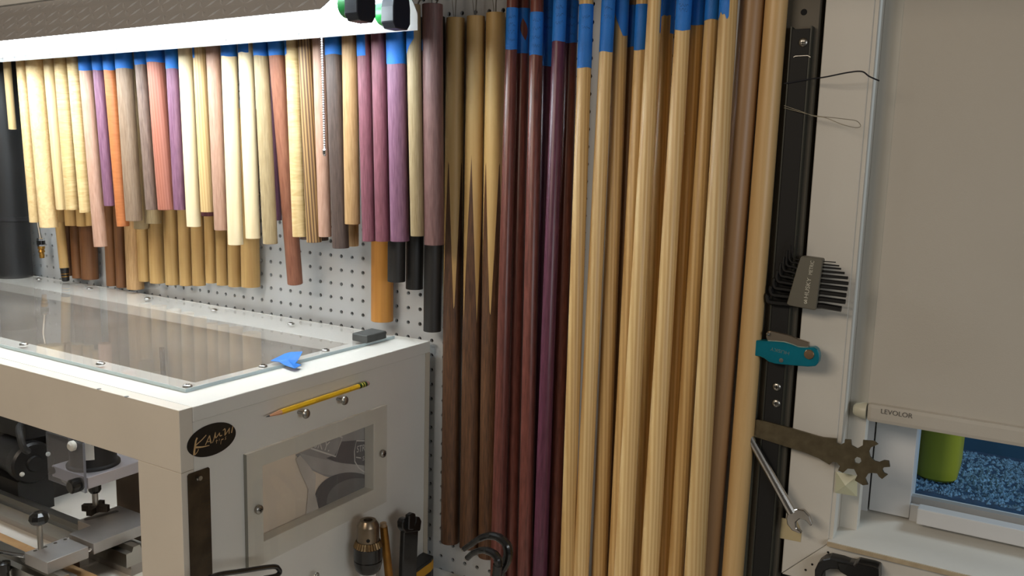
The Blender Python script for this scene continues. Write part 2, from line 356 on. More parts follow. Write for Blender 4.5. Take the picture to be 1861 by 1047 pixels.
# ------------------------------------------------------------------ white dust cabinet
Xr, Yf, Yb, Zt, XL = 0.416, -0.517, -0.018, -0.0215, -0.888
cb = thing('dust_cabinet', (-0.24, -0.27, BT), 'large white plywood cabinet with clear lid covering the cue machine', 'cabinet')
PT = 0.019
def ring_panel(name, o, i, z0, z1, mat, parent):
    # rectangular panel with a rectangular opening, in XY
    outer = [Vector((o[0], o[2], z0)), Vector((o[1], o[2], z0)), Vector((o[1], o[3], z0)), Vector((o[0], o[3], z0))]
    inner = [Vector((i[0], i[2], z0)), Vector((i[1], i[2], z0)), Vector((i[1], i[3], z0)), Vector((i[0], i[3], z0))]
    return prism(name, outer, (0, 0, z1 - z0), mat, parent, holes=[inner], bev=0.0006)
OX0, OX1, OY0, OY1 = -0.77, 0.326, -0.422, -0.117
ring_panel('top_panel', (XL, Xr + .0006, Yf + .0193, Yb), (OX0, OX1, OY0, OY1), Zt - PT, Zt, WHITE, cb)
# side with window opening (plane X)
wy0, wy1, wz0, wz1 = -0.388, -0.161, -0.236, -0.129
prism('side_panel', [Vector((Xr - PT, y, z)) for y, z in ((Yf + .0193, Zt - PT), (Yb - .012, Zt - PT), (Yb - .012, BT), (Yf + .0193, BT))][::-1], (PT, 0, 0), WHITE, cb,
      holes=[[Vector((Xr - PT, y, z)) for y, z in ((wy0, wz0), (wy1, wz0), (wy1, wz1), (wy0, wz1))]], bev=0.0005)
prism('side_panel', [Vector((XL, y, z)) for y, z in ((Yf + .0193, Zt - PT), (Yb - .012, Zt - PT), (Yb - .012, BT), (Yf + .0193, BT))][::-1], (PT, 0, 0), WHITE, cb)
WARM_WHITE = plain('warmlit_white', (216, 208, 194), 0.55, bump=0.05, var=0.05, vscale=7)  # same white paint, with some warm front light put into its colour
box('apron', (XL, Yf, -0.1), (Xr, Yf + .019, Zt), WARM_WHITE, cb, 0.0008)
box('leg', (0.334, Yf, BT), (Xr, Yf + .019, -0.1004), WARM_WHITE, cb, 0.0008)
box('leg', (XL, Yf, BT), (XL + .08, Yf + .019, -0.1004), WARM_WHITE, cb, 0.0008)
box('back_panel', (XL, Yb - .0115, BT), (Xr + .0004, Yb, Zt - PT), plain('beige_panel', (196, 186, 168), 0.6, var=0.04), cb)
# clear acrylic lid
AX0, AX1, AY0, AY1 = -0.79, 0.358, -0.461, -0.040
ACR = clear('acrylic_dusty', (0.97, 0.97, 0.97, 1), 0.15, (200, 194, 186), 1.38)
box('acrylic_lid', (AX0, AY0, Zt + .0002), (AX1, AY1, Zt + .0050), ACR, cb)
EDG = plain('acrylic_edge', (186, 204, 208), 0.25, var=0.03)
for lo, hi in (((AX0, AY0 - .0006, Zt + .0002), (AX1 + .0006, AY0, Zt + .0049)), ((AX1, AY0, Zt + .0002), (AX1 + .0006, AY1, Zt + .0049))): box('acrylic_edge', lo, hi, EDG, cb)
AZ = Zt + 0.0050
for x, y in [(-70, 597), (43, 625), (183, 660), (341, 701), (478, 665), (592, 636), (529, 588), (389, 563), (268, 542), (163, 524), (71, 507)]:
    p = onZ(x, y, AZ + .001); screw((p.x, p.y, AZ), (0, 0, 1), 0.0062, cb)
for x, y in ((180, 707), (230, 721)):
    p = onZ(x, y, Zt); lathe('nail_hole', [(0.003, 0), (0.0028, 0.0003), (.0001, .0003)], plain('hole_grey', (110, 108, 104), .8), frame_of((p.x, p.y, Zt), (0, 0, 1)), cb, 12)
# window plate on the side
PYA, PYB, PZA, PZB = -0.42, -0.1355, -0.2635, -0.1035
box('window_plate', (Xr + .0003, PYA, PZA), (Xr + .0053, PYB, PZB), clear('acrylic_plate', (0.985, 0.98, 0.965, 1), 0.03, (214, 210, 200)), cb)
EG2 = plain('acrylic_edge_dark', (120, 120, 112), .35)
box('plate_edge', (Xr + .0003, PYA - .0008, PZA), (Xr + .0053, PYA, PZB), EG2, cb); box('plate_edge', (Xr + .0003, PYA, PZB), (Xr + .0053, PYB, PZB + .0006), WARM_WHITE, cb)
screw((Xr + .0053, -0.4, -0.185), (1, 0, 0), 0.0062, cb); screw((Xr + .0053, -0.144, -0.181), (1, 0, 0), 0.0062, cb)
# oval sticker
oc = onX(385.5, 799, Xr + .0005); OA = 0.0375; OB = 0.0205
st = prism('sticker', [Vector((Xr + .0002, oc.y + OA * math.cos(a) , oc.z + OB * math.sin(a) - 0.02 * OA * math.cos(a))) for a in [2 * math.pi * k / 48 for k in range(48)]], (0.0005, 0, 0), plain('sticker_black', (16, 15, 15), .35), cb)
tag(st, 'black oval sticker with gold brush lettering', None)
def SK(pts): return spline([onX(x, y, Xr + .0009) for x, y in Q(330, 760, 13.09, pts)], 3)
GOLD = plain('gold_print', (206, 172, 122), .5)
ks = [(SK([(372, 468), (342, 540), (325, 640), (314, 720), (302, 800), (300, 882)]), (.0011, .0015)), (SK([(588, 402), (480, 520), (380, 610), (330, 660)]), (.0006, .0007)), (SK([(320, 698), (420, 692), (520, 682), (662, 648)]), (.0014, .0004)), (SK([(402, 738), (384, 790), (340, 850), (305, 880)]), (.0004, .0007)),
      (SK([(566, 642), (610, 540), (668, 412)]), .0006), (SK([(668, 412), (680, 500), (702, 598)]), (.0006, .0009)), (SK([(612, 566), (692, 548)]), .0005),
      (SK([(733, 588), (772, 490), (806, 332)]), (.0004, .0007)), (SK([(806, 332), (800, 420), (815, 476)]), .0007), (SK([(815, 476), (860, 420), (907, 342)]), .0005), (SK([(907, 342), (904, 395), (922, 426), (962, 404)]), .0006),
      (SK([(984, 292), (1030, 254), (1036, 325), (1030, 412)]), (.0005, .0008)), (SK([(1030, 412), (1090, 320), (1142, 232)]), .0005), (SK([(1142, 232), (1132, 300), (1131, 372)]), .0006), (SK([(1220, 186), (1206, 260), (1188, 352)]), (.0005, .0008)),
      (SK([(836, 508), (830, 602)]), .0003), (SK([(812, 548), (862, 528)]), .0003), (SK([(902, 488), (896, 542)]), .0003), (SK([(946, 508), (930, 622)]), .0003), (SK([(946, 508), (1000, 492), (958, 522)]), .0003), (SK([(1062, 434), (1040, 468), (1056, 490), (1028, 516)]), .0003)]
ribbon('lettering', ks, (1, 0, 0), GOLD, cb, 0.0)
# pencil rest screws
PS = [(-0.322, -0.0705), (-0.244, -0.0695)]
for y, z in PS:
    M = frame_of((Xr, y, z), (1, 0, 0)); lathe('rest_screw', [(.0022, -.002), (.0022, .014), (.0066, .0142), (.0068, .0155), (.006, .0172), (.004, .0185), (.0015, .0189), (.0001, .019)], STEEL, M, cb, 20)
# machine-side carton seen through the window
ct = thing('printed_carton', (0.35, -0.2, BT), 'white carton with grey printed picture and lettering inside the cabinet window', 'carton')
CXF = 0.3955
cw = plain('carton_cream', (236, 222, 206), .6, var=.05)
prism('carton_body', [Vector((CXF, y, z)) for y, z in ((-0.44, BT), (-0.04, BT), (-0.04, -0.075), (-0.44, -0.075))][::-1], (-0.09, 0, 0), cw, ct, bev=.001)
def CP(pts): return [onX(x, y, CXF + .0004) for x, y in Q(440, 730, 6.625, pts)]
def decal(name, pts, c, off): prism(name, [p + Vector((off, 0, 0)) for p in CP(pts)], (0.0002, 0, 0), plain('print_%d_%d_%d' % c, c, .5, var=.12, vscale=25), ct)
decal('print_band', [(640, 640), (830, 560), (1110, 430), (1200, 330), (1700, 250), (1700, 1010), (1400, 990), (1000, 900), (780, 800)], (168, 166, 166), 0)
decal('print_dark', [(1010, 680), (1120, 640), (1200, 480), (1700, 440), (1700, 800), (1400, 760), (1150, 735)], (104, 102, 106), .0003)
decal('print_band_light', [(690, 620), (960, 690), (1200, 740), (1700, 800), (1700, 960), (1300, 920), (960, 870), (790, 780)], (186, 184, 184), .0004)
decal('print_circle', [(1300 + 430 * math.cos(a), 1180 + 330 * math.sin(a)) for a in [2 * math.pi * k / 40 for k in range(40)]], (98, 98, 102), .0006)
decal('print_circle_inner', [(1390 + 380 * math.cos(a), 1210 + 290 * math.sin(a)) for a in [2 * math.pi * k / 40 for k in range(40)]], (128, 128, 130), .0009)
decal('print_white', [(690, 640), (790, 760), (880, 880), (870, 1100), (940, 1400), (760, 1400), (790, 1050), (700, 860), (640, 690)], (212, 206, 200), .0011)
PW = plain('print_paper_white', (222, 220, 218), .5)
def line(pts, wd): return (CP(pts), wd)
ribbon('print_outline', [line([(820, 560), (1120, 660), (1200, 430), (900, 330)], .0012), line([(1700, 470), (1370, 470), (1345, 600), (1350, 720), (1400, 800), (1500, 870)], .0009), line([(1365, 668), (1425, 678)], .0008)], (1, 0, 0), PW, ct, .0012)
a = CP([(690, 500)])[0]; b2 = CP([(1090, 615)])[0]; xd = (b2 - a); text('print_word', 'HUSKY.', a + Vector((.0012, 0, 0)), xd, Vector((0, -xd.z, xd.y)), 0.0145, PW, ct, wscale=0.95)
a = CP([(1368, 612)])[0]; b2 = CP([(1500, 612)])[0]; xd = (b2 - a); text('print_word', 'STRONG.', a + Vector((.0012, 0, 0)), Vector((0, 1, -0.12)), (0, .12, 1), 0.0105, PW, ct, wscale=.8)
a = CP([(1440, 710)])[0]; text('print_word', 'SI', a + Vector((.0012, 0, 0)), Vector((0, 1, -0.12)), (0, .12, 1), 0.007, PW, ct)

# things on the cabinet
pc = thing('pencil', (Xr + .008, -0.285, -0.0665), 'yellow hexagonal pencil with green ferrule resting on two screws', 'pencil')
def pt(t): return Vector((Xr + .0092, -0.389 + (0.204) * t, -0.0592 + 0.0022 * t))
PM = frame_of(pt(0), pt(1) - pt(0), (1, 0, 0)); LP = (pt(1) - pt(0)).length
hexp = lambda name, r0, z0, r1, z1, mat, n=6: lathe(name, [(r0, z0), (r1, z1)], mat, PM, pc, n, smooth=(n > 6))
hexp('lead', .0004, 0, .0012, .0055, plain('graphite', (60, 60, 62), .35), 12)
hexp('wood_cone', .0012, .0055, .0037, .026, plain('cedar', (206, 150, 112), .6), 6)
hexp('barrel', .0038, .026, .0038, LP - .022, plain('pencil_yellow', (226, 176, 28), .35, coat=.3), 6)
hexp('ferrule', .0040, LP - .022, .0040, LP - .006, plain('ferrule_green', (48, 74, 36), .35, .3), 16)
for q in (0.0175, 0.0125): hexp('ferrule_band', .00415, LP - q, .00415, LP - q + .002, plain('ferrule_yellow', (216, 206, 90), .4), 16)
lathe('eraser', [(.0037, LP - .006), (.0037, LP - .002), (.003, LP), (.0001, LP + .0004)], plain('eraser_pink', (176, 140, 132), .8), PM, pc, 14)
zax = (pt(1) - pt(0)).normalized()
text('pencil_print', 'TICONDEROGA', pt(0.43) + Vector((.0033, 0, -.0010)), zax, Vector((0, -zax.z, zax.y)), .0026, plain('pencil_ink', (70, 60, 20), .5), pc, .0002)
text('pencil_print', '2', pt(0.78) + Vector((.0033, 0, -.0010)), zax, Vector((0, -zax.z, zax.y)), .0028, MATS['pencil_ink'], pc, .0002)
# sanding block on lid
e1 = onZ(639.5, 619, AZ); e2 = onZ(667, 624.5, AZ); e3 = onZ(702.5, 614.8, AZ)
e4 = e1 + (e3 - e2)
sb = prism('sanding_block', [e1, e2, e3, e4], (0, 0, .0125), plain('rubber_grey', (74, 76, 74), .8, bump=.1, var=.12, vscale=60), None, bev=.0012); tag(sb, 'dark grey rubber sanding block on the back corner of the lid', 'sanding block')
# torn blue tape scrap
tp = Q(400, 470, 4.431, [(405, 822), (520, 765), (570, 752), (665, 748), (625, 822), (600, 850), (655, 856), (600, 884), (520, 858), (480, 832)])
hs = [.0008, .006, .0075, .013, .004, .0025, .0010, .0006, .0010, .0012]
v = [onZ(x, y, AZ + h) for (x, y), h in zip(tp, hs)]; cpt = onZ(400 + 545 / 4.431, 470 + 815 / 4.431, AZ + .0045); n = len(v)
allv = v + [cpt] + [p - Vector((0, 0, .0004)) for p in v + [cpt]]
ff = [(i, (i + 1) % n, n) for i in range(n)] + [((i + 1) % n + n + 1, i + n + 1, 2 * n + 1) for i in range(n)] + [(i, i + n + 1, (i + 1) % n + n + 1, (i + 1) % n) for i in range(n)]
tag(raw('tape_scrap', allv, ff, BLUE), 'torn crumpled scrap of blue masking tape on the lid edge', 'tape scrap')
# grey clamp corner at far left of the lid
p0 = onZ(0, 497, AZ); tag(box('lid_weight', (p0.x - .14, p0.y - .03, AZ), (p0.x + .0, p0.y + .03, AZ + .022), plain('weight_grey', (92, 88, 84), .6), None, .004), 'grey metal weight on the far end of the lid', 'weight')
# steel ruler on cabinet side
ru = thing('steel_ruler', (Xr + .001, -.49, -.3), 'shade-darkened steel ruler hanging on the front edge of the cabinet side', 'ruler')
RY0, RY1 = -.5085, -.4755
hole = [Vector((Xr + .0004, -.4925 + .0028 * math.cos(a), -.1135 + .0028 * math.sin(a))) for a in [2 * math.pi * k / 14 for k in range(14)]]
prism('blade', [Vector((Xr + .0004, y, z)) for y, z in ((RY0, -.409), (RY1, -.409), (RY1, -.1055), (RY1 - .002, -.1035), (RY0 + .002, -.1035), (RY0, -.1055))], (.0009, 0, 0), plain('ruler_steel_shaded', (74, 62, 46), .38, .55, var=.35, vscale=45), ru, holes=[hole])  # shade on the ruler is put into this dark brown colour
lathe('hang_nail', [(.0016, -.004), (.0016, .004), (.003, .0042), (.003, .005)], STEEL, frame_of((Xr, -.4925, -.1125), (1, 0, 0)), ru, 12)
tk = [([Vector((Xr + .0014, RY1 - .0005, -.12 - k * .00635)), Vector((Xr + .0014, RY1 - (.008 if k % 4 else .014), -.12 - k * .00635))], .00025) for k in range(44)]
ribbon('graduations', tk, (1, 0, 0), plain('ruler_marks', (40, 36, 28), .5), ru, 0.0)

# ------------------------------------------------------------------ cue machine inside the cabinet
mc = thing('cue_lathe', (-0.1, -0.34, BT), 'aluminium cue machine with rails and router inside the white cabinet', 'machine')
for y, z in ((-0.305, -0.392), (-0.432, -0.392)):
    prism('rail', [Vector((-0.86, y + a, z + b)) for a, b in ((-.02, -.02), (.02, -.02), (.02, .004), (.009, .004), (.006, .012), (-.006, .012), (-.009, .004), (-.02, .004))], (0.88, 0, 0), STEEL, mc)
    box('rail_support', (-0.86, y - .012, BT), (0.02, y + .012, z - .02), plain('machine_grey', (150, 146, 140), .5), mc)
box('wood_batten', (-0.86, -0.395, BT), (0.25, -0.372, BT + .022), wood('batten', (190, 155, 110), (160, 122, 80), 18, .1), mc)
PA = -0.36
sl = [Vector((x, y, PA)) for x, y in [(-.104 + .006 * math.cos(a), -.312 + .006 * math.sin(a) * 1.0) for a in [math.pi + math.pi * k / 8 for k in range(9)]] + [(-.094 + .006 * math.cos(a), -.266 + .006 * math.sin(a)) for a in [math.pi * k / 8 for k in range(9)]]]
prism('carriage_plate', [Vector((x, y, PA)) for x, y in ((-.074, -.366), (-.006, -.366), (-.006, -.246), (-.112, -.246), (-.112, -.326), (-.074, -.326))], (0, 0, -.019), ALU, mc, holes=[sl], bev=.0006)
pb = prism('slide_block', [Vector((x, y, PA)) for x, y in ((-.066, -.446), (-.004, -.446), (-.004, -.376), (-.066, -.376))], (0, 0, -.02), ALU, mc, bev=.0006)
for k in range(4): lathe('bolt_hole', [(.003, 0), (.003, .0004), (.0001, .0004)], CHROME, frame_of((-.058, -.437 + k * .017 + .004, PA), (0, 0, 1)), mc, 12)
lathe('guide_pin', [(.003, 0), (.003, .02)], CHROME, frame_of((-.012, -.378, -.371), (0, 1, 0)), mc, 12)
# knob on a stem
kb = onZ(74, 997, PA); kz = PA + .042
lathe('knob_stem', [(.0042, PA), (.0042, kz)], STEEL, Matrix.Translation((kb.x, kb.y, 0)), mc, 12)
lathe('ball_knob', [(.005, kz - .002), (.012, kz + .002), (.0155, kz + .009), (.014, kz + .016), (.008, kz + .020), (.0001, kz + .021)], BLKMET, Matrix.Translation((kb.x, kb.y, 0)), mc, 10, smooth=False)
# adjuster on the left of the slide block
lathe('adjuster_rod', [(.003, 0), (.003, .07)], CHROME, frame_of((-.066, -.446, -.366), (-1, -.3, .0)), mc, 12)
lathe('adjuster_wheel', [(.006, 0), (.02, .002), (.022, .008), (.02, .014), (.006, .016)], BLKMET, frame_of((-.118, -.474, -.378), (-1, -.3, 0)), mc, 14, smooth=False)
lathe('adjuster_nut', [(.009, 0), (.009, .012), (.004, .013), (.004, .022)], STEEL, frame_of((-.066, -.438, -.374), (-1, 0, 0)), mc, 6, smooth=False)
lathe('adjuster_spindle', [(.005, 0), (.008, .004), (.008, .03), (.0105, .031), (.0105, .045), (.004, .047)], BLKMET, frame_of((-.10, -.462, BT + .005), (0, 0, 1)), mc, 12)
# router head
PR = -0.262
prism('router_plate', [Vector((x, y, PR)) for x, y in ((-.149, -.345), (-.046, -.345), (-.046, -.225), (-.149, -.225))], (0, 0, -.02), plain('aluminium_pale', (190, 186, 192), .4, .6, var=.04), mc, bev=.0008)
RC = onZ(172, 846, PR); RC = Vector((-.098, -.300, PR))
rt = lathe('router_motor', [(.0435, PR), (.0435, PR + .004), (.039, PR + .006), (.038, PR + .012), (.0375, PR + .09), (.034, PR + .1), (.0001, PR + .101)], BLACK, Matrix.Translation((RC.x, RC.y, 0)), mc, 32)
phi = math.atan2(CAM.y - RC.y, CAM.x - RC.x)
def patch(name, c, r, p0, p1, z0, z1, mat, parent):
    v, f = [], []
    for k in range(9):
        a = p0 + (p1 - p0) * k / 8; v += [(c.x + r * math.cos(a), c.y + r * math.sin(a), z0), (c.x + r * math.cos(a), c.y + r * math.sin(a), z1)]
    for k in range(8): f.append((2 * k, 2 * k + 2, 2 * k + 3, 2 * k + 1))
    return raw(name, v, f, mat, parent)
patch('sticker', RC, .0381, phi - .32, phi + .05, PR + .02, PR + .075, plain('label_white', (214, 212, 206), .5), mc)
patch('sticker_logo', RC, .0384, phi - .05, phi + .16, PR + .046, PR + .06, plain('label_blue', (30, 70, 150), .5), mc)
lathe('collet', [(.008, PR - .052), (.0105, PR - .048), (.0105, PR - .036), (.0125, PR - .034), (.0125, PR - .02)], BLKMET, Matrix.Translation((RC.x, RC.y, 0)), mc, 12)
lathe('cutter_shank', [(.005, PR - .09), (.005, PR - .052)], STEEL, Matrix.Translation((RC.x, RC.y, 0)), mc, 12)
star = []
for k in range(16):
    a = 2 * math.pi * k / 16 + .3; r = .0235 if k % 4 in (0, 1) else .0115; star.append(Vector((RC.x + r * math.cos(a), RC.y + r * math.sin(a), PR - .086)))
prism('slot_cutter', star, (0, 0, .011), plain('cutter_dark', (52, 46, 40), .4, .7), mc)
lathe('plate_knob', [(.004, 0), (.011, .004), (.012, .008), (.012, .022), (.009, .024)], BLKMET, frame_of((-.06, -.345, PR - .012), (0, -1, 0)), mc, 16)
lathe('plate_knob', [(.006, 0), (.006, .004)], BLKMET, frame_of((-.144, -.345, PR - .008), (0, -1, 0)), mc, 14)
box('column', (-.149, -.225, BT), (-.046, -.19, PR - .02), plain('column_brown', (96, 78, 60), .6), mc, .001)
box('column_foot', (-.075, -.372, BT), (-.06, -.358, PA - .019), plain('post_brown', (80, 56, 42), .5), mc)
box('bed_block', (-.10, -.36, BT), (-.078, -.33, PA - .019), plain('bed_white', (200, 196, 186), .5), mc)
# clear chip guard
gd = box('chip_guard', (-.149, -.352, PR - .024), (-.0445, -.349, PR + .062), clear('guard_clear', (.9, .92, .95, 1), .12, (190, 190, 196)), mc)
lathe('guard_knob', [(.006, 0), (.0085, .002), (.0085, .008), (.005, .011)], plain('knob_white', (225, 222, 212), .4), frame_of((-.066, -.352, PR + .055), (0, -1, 0)), mc, 16)
box('guard_edge', (-.0445, -.3525, PR - .024), (-.0435, -.3485, PR + .062), plain('guard_edge_grey', (120, 122, 132), .4), mc)
# drive motor
mt = mc
MC = Vector((-.345, -.262, -.326)); MM = frame_of(MC + Vector((-.12, .012, 0)), (1, -.1, 0))
lathe('motor_body', [(.032, 0), (.036, .004), (.036, .085), (.04, .088), (.041, .1), (.041, .112), (.037, .117), (.016, .118), (.014, .123), (.0001, .124)], BLACK, MM, mt, 32)
for a in (-2.6, .45): lathe('cap_screw', [(.0045, 0), (.0045, .003), (.002, .0042), (.0001, .0043)], plain('bright_screw', (225, 225, 220), .3), MM @ Matrix.Translation((.0285 * math.cos(a), .0285 * math.sin(a), .1165)), mt, 12)
box('motor_foot', (-.46, -.29, BT), (-.36, -.22, -.358), BLACK, mt)
(tube('motor_cable', spline([(-.372, -.268, -.248), (-.352, -.285, -.25), (-.335, -.293, -.262), (-.332, -.290, -.283), (-.34, -.278, -.295)]), .0065, plain('cable_grey', (52, 52, 52), .5), mc))
tag(tube('wall_cable', spline([(-.245, -.045, -.12), (-.235, -.05, -.2), (-.23, -.05, -.3), (-.22, -.06, -.41), (-.19, -.09, BT + .006), (-.10, -.12, BT + .006)]), .005, plain('cable_black', (40, 38, 36), .5)), 'thin black cable hanging down the cabinet back panel', 'cable')
cx = thing('control_box', (-.48, -.22, BT), 'black sheet metal control box behind the motor', 'control box')
box('case', (-.62, -.262, -.285), (-.372, -.12, -.212), BLACK, cx, .002)
box('case_lid', (-.622, -.264, -.212), (-.371, -.118, -.209), plain('case_grey', (92, 90, 88), .5), cx)
box('stand', (-.6, -.2, BT), (-.4, -.14, -.285), plain('stand_dark', (50, 46, 44), .7), cx)
lathe('switch_post', [(.006, 0), (.006, .02), (.009, .021), (.009, .034)], BLKMET, Matrix.Translation((-.44, -.235, -.209)), cx, 12)
tube('coolant_hose', spline([onY(x, y, -.33) for x, y in ((112, 858), (113, 868), (122, 876), (136, 879), (150, 874), (156, 864))], 5), .004, plain('hose_grey', (150, 148, 144), .3, .7), mc)

# ------------------------------------------------------------------ shop light
LB, LF_, LZ, LX1, LX0 = -0.18, -0.370, 0.4568, 0.520, -0.70
sl_ = thing('shop_light', (-0.1, -0.275, 0.45), 'hanging two-tube shop light with chrome diamond plate reflector', 'light fixture')
def diamond():
    m, nt, b = base('diamond_plate'); N = nt.nodes; L = nt.links
    b.inputs['Base Color'].default_value = lin((218, 220, 222)); b.inputs['Metallic'].default_value = .6; b.inputs['Roughness'].default_value = .24
    return m
DIA = diamond()
prof = [(LB, LZ), (LB - .016, LZ + .019), (LB - .036, LZ + .045), (LB - .056, LZ + .066), (-.275, LZ + .07), (LF_ + .056, LZ + .066), (LF_ + .036, LZ + .045), (LF_ + .016, LZ + .019), (LF_, LZ)]
v, f = [], []
nx = 2
for i, (y, z) in enumerate(prof): v += [(LX0, y, z), (LX1 - (.012 if i in (0, 8) else 0), y, z)]
for i in range(len(prof) - 1): f.append((2 * i, 2 * i + 1, 2 * i + 3, 2 * i + 2))
rf = raw('reflector', v, f, DIA, sl_, False)
md = rf.modifiers.new('thick', 'SOLIDIFY'); md.thickness = .0012
# raised tread bars on the reflector (diamond plate), one joined relief
v, f = [], []
def tread(p, u, n):
    t = n.cross(u).normalized(); b0 = len(v); a, bb, h = .0105, .0032, .0011
    v.extend([p + u * a, p + t * bb, p - u * a, p - t * bb, p + n * h]); f.extend([(b0, b0 + 1, b0 + 4), (b0 + 1, b0 + 2, b0 + 4), (b0 + 2, b0 + 3, b0 + 4), (b0 + 3, b0, b0 + 4)])
for i in range(len(prof) - 1):
    y0, z0 = prof[i]; y1, z1 = prof[i + 1]; seg = Vector((0, y1 - y0, z1 - z0)); ln = seg.length
    if ln < .02: continue
    tdir = seg.normalized(); nrm = Vector((1, 0, 0)).cross(tdir); rows = max(1, round(ln / .02))
    for r in range(rows):
        for k in range(int((LX1 - LX0) / .02) - 1):
            pc_ = Vector((LX0 + .012 + k * .02, y0, z0)) + seg * ((r + .5) / rows); sgn = 1 if (k + r) % 2 else -1
            for s in (1, -1):
                tread(pc_ + nrm * (.0006 * s + (-.0006)), (Vector((1, 0, 0)) + tdir * sgn).normalized(), nrm * s)
tr = raw('tread_pattern', v, f, DIA, sl_); tr['kind'] = 'stuff'
box('ballast_housing', (LX0, -.305, LZ + .072), (LX1 - .02, -.245, LZ + .12), plain('white_enamel', (210, 210, 206), .4), sl_, .004)
TUBE = emit('tube_glow', (0.88, 0.955, 1.0, 1), TUBE_POWER)
TZ = .4722
for y in (-.2355, -.306):
    tb = lathe('tube', [(.0158, LX0 + .03), (.0158, .4905)], TUBE, frame_of((0, y, TZ), (1, 0, 0)), sl_, 20)
    lathe('tube_end', [(.0160, .4905), (.0160, .504)], plain('tube_green', (40, 150, 70), .35), frame_of((0, y, TZ), (1, 0, 0)), sl_, 20)
    for xx, nm in ((.504, 'socket'), (LX0 + .004, 'socket')):
        so = prism(nm, [Vector((xx, y + a, TZ + b)) for a, b in ((-.012, -.022), (.012, -.022), (.018, -.014), (.018, .005), (.013, .03), (.013, .05), (-.013, .05), (-.013, .03), (-.018, .005), (-.018, -.014))], (.021, 0, 0), plain('socket_black', (24, 27, 36), .45), sl_, bev=.001)
for x in (-.6, .28): tube('hang_wire', [(x, -.275, LZ + .105), (x, -.275, .64)], .0015, STEEL, sl_, 8)
# the fixture hangs a little lower at its far end
for o in sl_.children:
    if o.name.startswith('hang_wire'): continue
    for vv in o.data.vertices: vv.co.z += 0.0128 * (vv.co.x - 0.512)
# ball chain
p0 = onY(585, 70, -.178); p1 = onY(590, 268, -.178)
ch = thing('pull_chain', (p0.x, p0.y, p1.z), 'steel ball chain hanging from the shop light', 'chain')
nb = 46
bd = bpy.data.meshes.new('bead'); bm = bmesh.new(); bmesh.ops.create_icosphere(bm, subdivisions=1, radius=.0022); bm.to_mesh(bd); bm.free(); bd.materials.append(CHROME)
for p_ in bd.polygons: p_.use_smooth = True
for k in range(nb):
    o = bpy.data.objects.new('bead', bd); col.objects.link(o); o.parent = ch; o.matrix_parent_inverse = Matrix.Translation(-Vector(ch['_o'])); o.location = p0.lerp(p1, k / (nb - 1))
lathe('chain_bell', [(.0015, 0), (.0032, -.003), (.0032, -.009), (.0015, -.012)], CHROME, Matrix.Translation(p1 + Vector((0, 0, -.001))), ch, 12)
tube('chain_cord', [p0 + Vector((0, -.004, .03)), p0, p1], .0006, STEEL, ch, 6)

# ------------------------------------------------------------------ hanging blanks
MAP = wood('maple', (236, 212, 164), (212, 180, 124)); MAPW = wood('maple_pale', (238, 222, 186), (222, 198, 152)); CUR = wood('curly_maple', (238, 214, 160), (196, 158, 98), kind='curly'); BIR = wood('birdseye_maple', (238, 212, 160), (206, 168, 112), kind='birdseye')
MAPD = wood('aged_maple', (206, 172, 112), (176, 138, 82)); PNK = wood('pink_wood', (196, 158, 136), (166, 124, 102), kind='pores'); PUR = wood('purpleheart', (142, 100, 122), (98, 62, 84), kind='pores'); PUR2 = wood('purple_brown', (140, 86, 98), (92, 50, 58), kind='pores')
ORA = wood('orange_padauk', (200, 126, 74), (166, 92, 48), kind='curly', contrast=.3); GRY = wood('grey_walnut', (160, 136, 112), (122, 98, 78), kind='pores'); ROS = wood('grey_rosewood', (140, 118, 104), (86, 68, 60), kind='pores'); RED = wood('red_cedar', (178, 116, 96), (150, 88, 70), kind='stripe', contrast=.4)
TANW = wood('tan_wood', (196, 160, 112), (158, 120, 76), kind='pores'); RBR = wood('red_brown', (160, 108, 84), (122, 74, 56), kind='pores'); STR = wood('striped_bocote', (190, 152, 98), (84, 56, 40), kind='stripe', contrast=.3); WEN = wood('wenge', (92, 76, 68), (56, 44, 40), kind='pores'); EBO = wood('ebony', (44, 42, 40), (26, 25, 24))
OLI = wood('olive_grey', (176, 156, 118), (140, 120, 86), kind='pores'); CHE = wood('brown_cherry', (134, 90, 52), (100, 62, 34)); OSA = wood('osage_yellow', (206, 146, 66), (170, 110, 42)); DPU = wood('plum_walnut', (138, 104, 100), (98, 70, 68), kind='pores')
WAL = wood('walnut_dark', (108, 74, 48), (56, 36, 24), kind='pores', contrast=.2); MPF = wood('maple_forearm', (206, 172, 112), (186, 150, 92)); RSW = wood('rosewood_shaft', (126, 72, 62), (78, 42, 36), kind='pores', rough=.35); PSH = wood('purple_shaft', (106, 58, 78), (70, 34, 50), kind='pores', rough=.35)
ASH = wood('ash_dowel', (220, 188, 130), (190, 150, 92), kind='stripe', contrast=.34, rough=.42); ASP = wood('ash_pale', (224, 196, 142), (200, 162, 104), kind='stripe', contrast=.34, rough=.42); PIN = wood('pine_orange', (222, 176, 104), (192, 142, 72), kind='stripe', contrast=.34, rough=.42); BRD = wood('brown_dowel', (164, 130, 92), (140, 108, 74), rough=.4); MDW = wood('maple_dowel', (208, 176, 124), (190, 154, 102), rough=.4)
WIRE = plain('hook_wire', (150, 148, 140), .35, .9)
ROD = {}
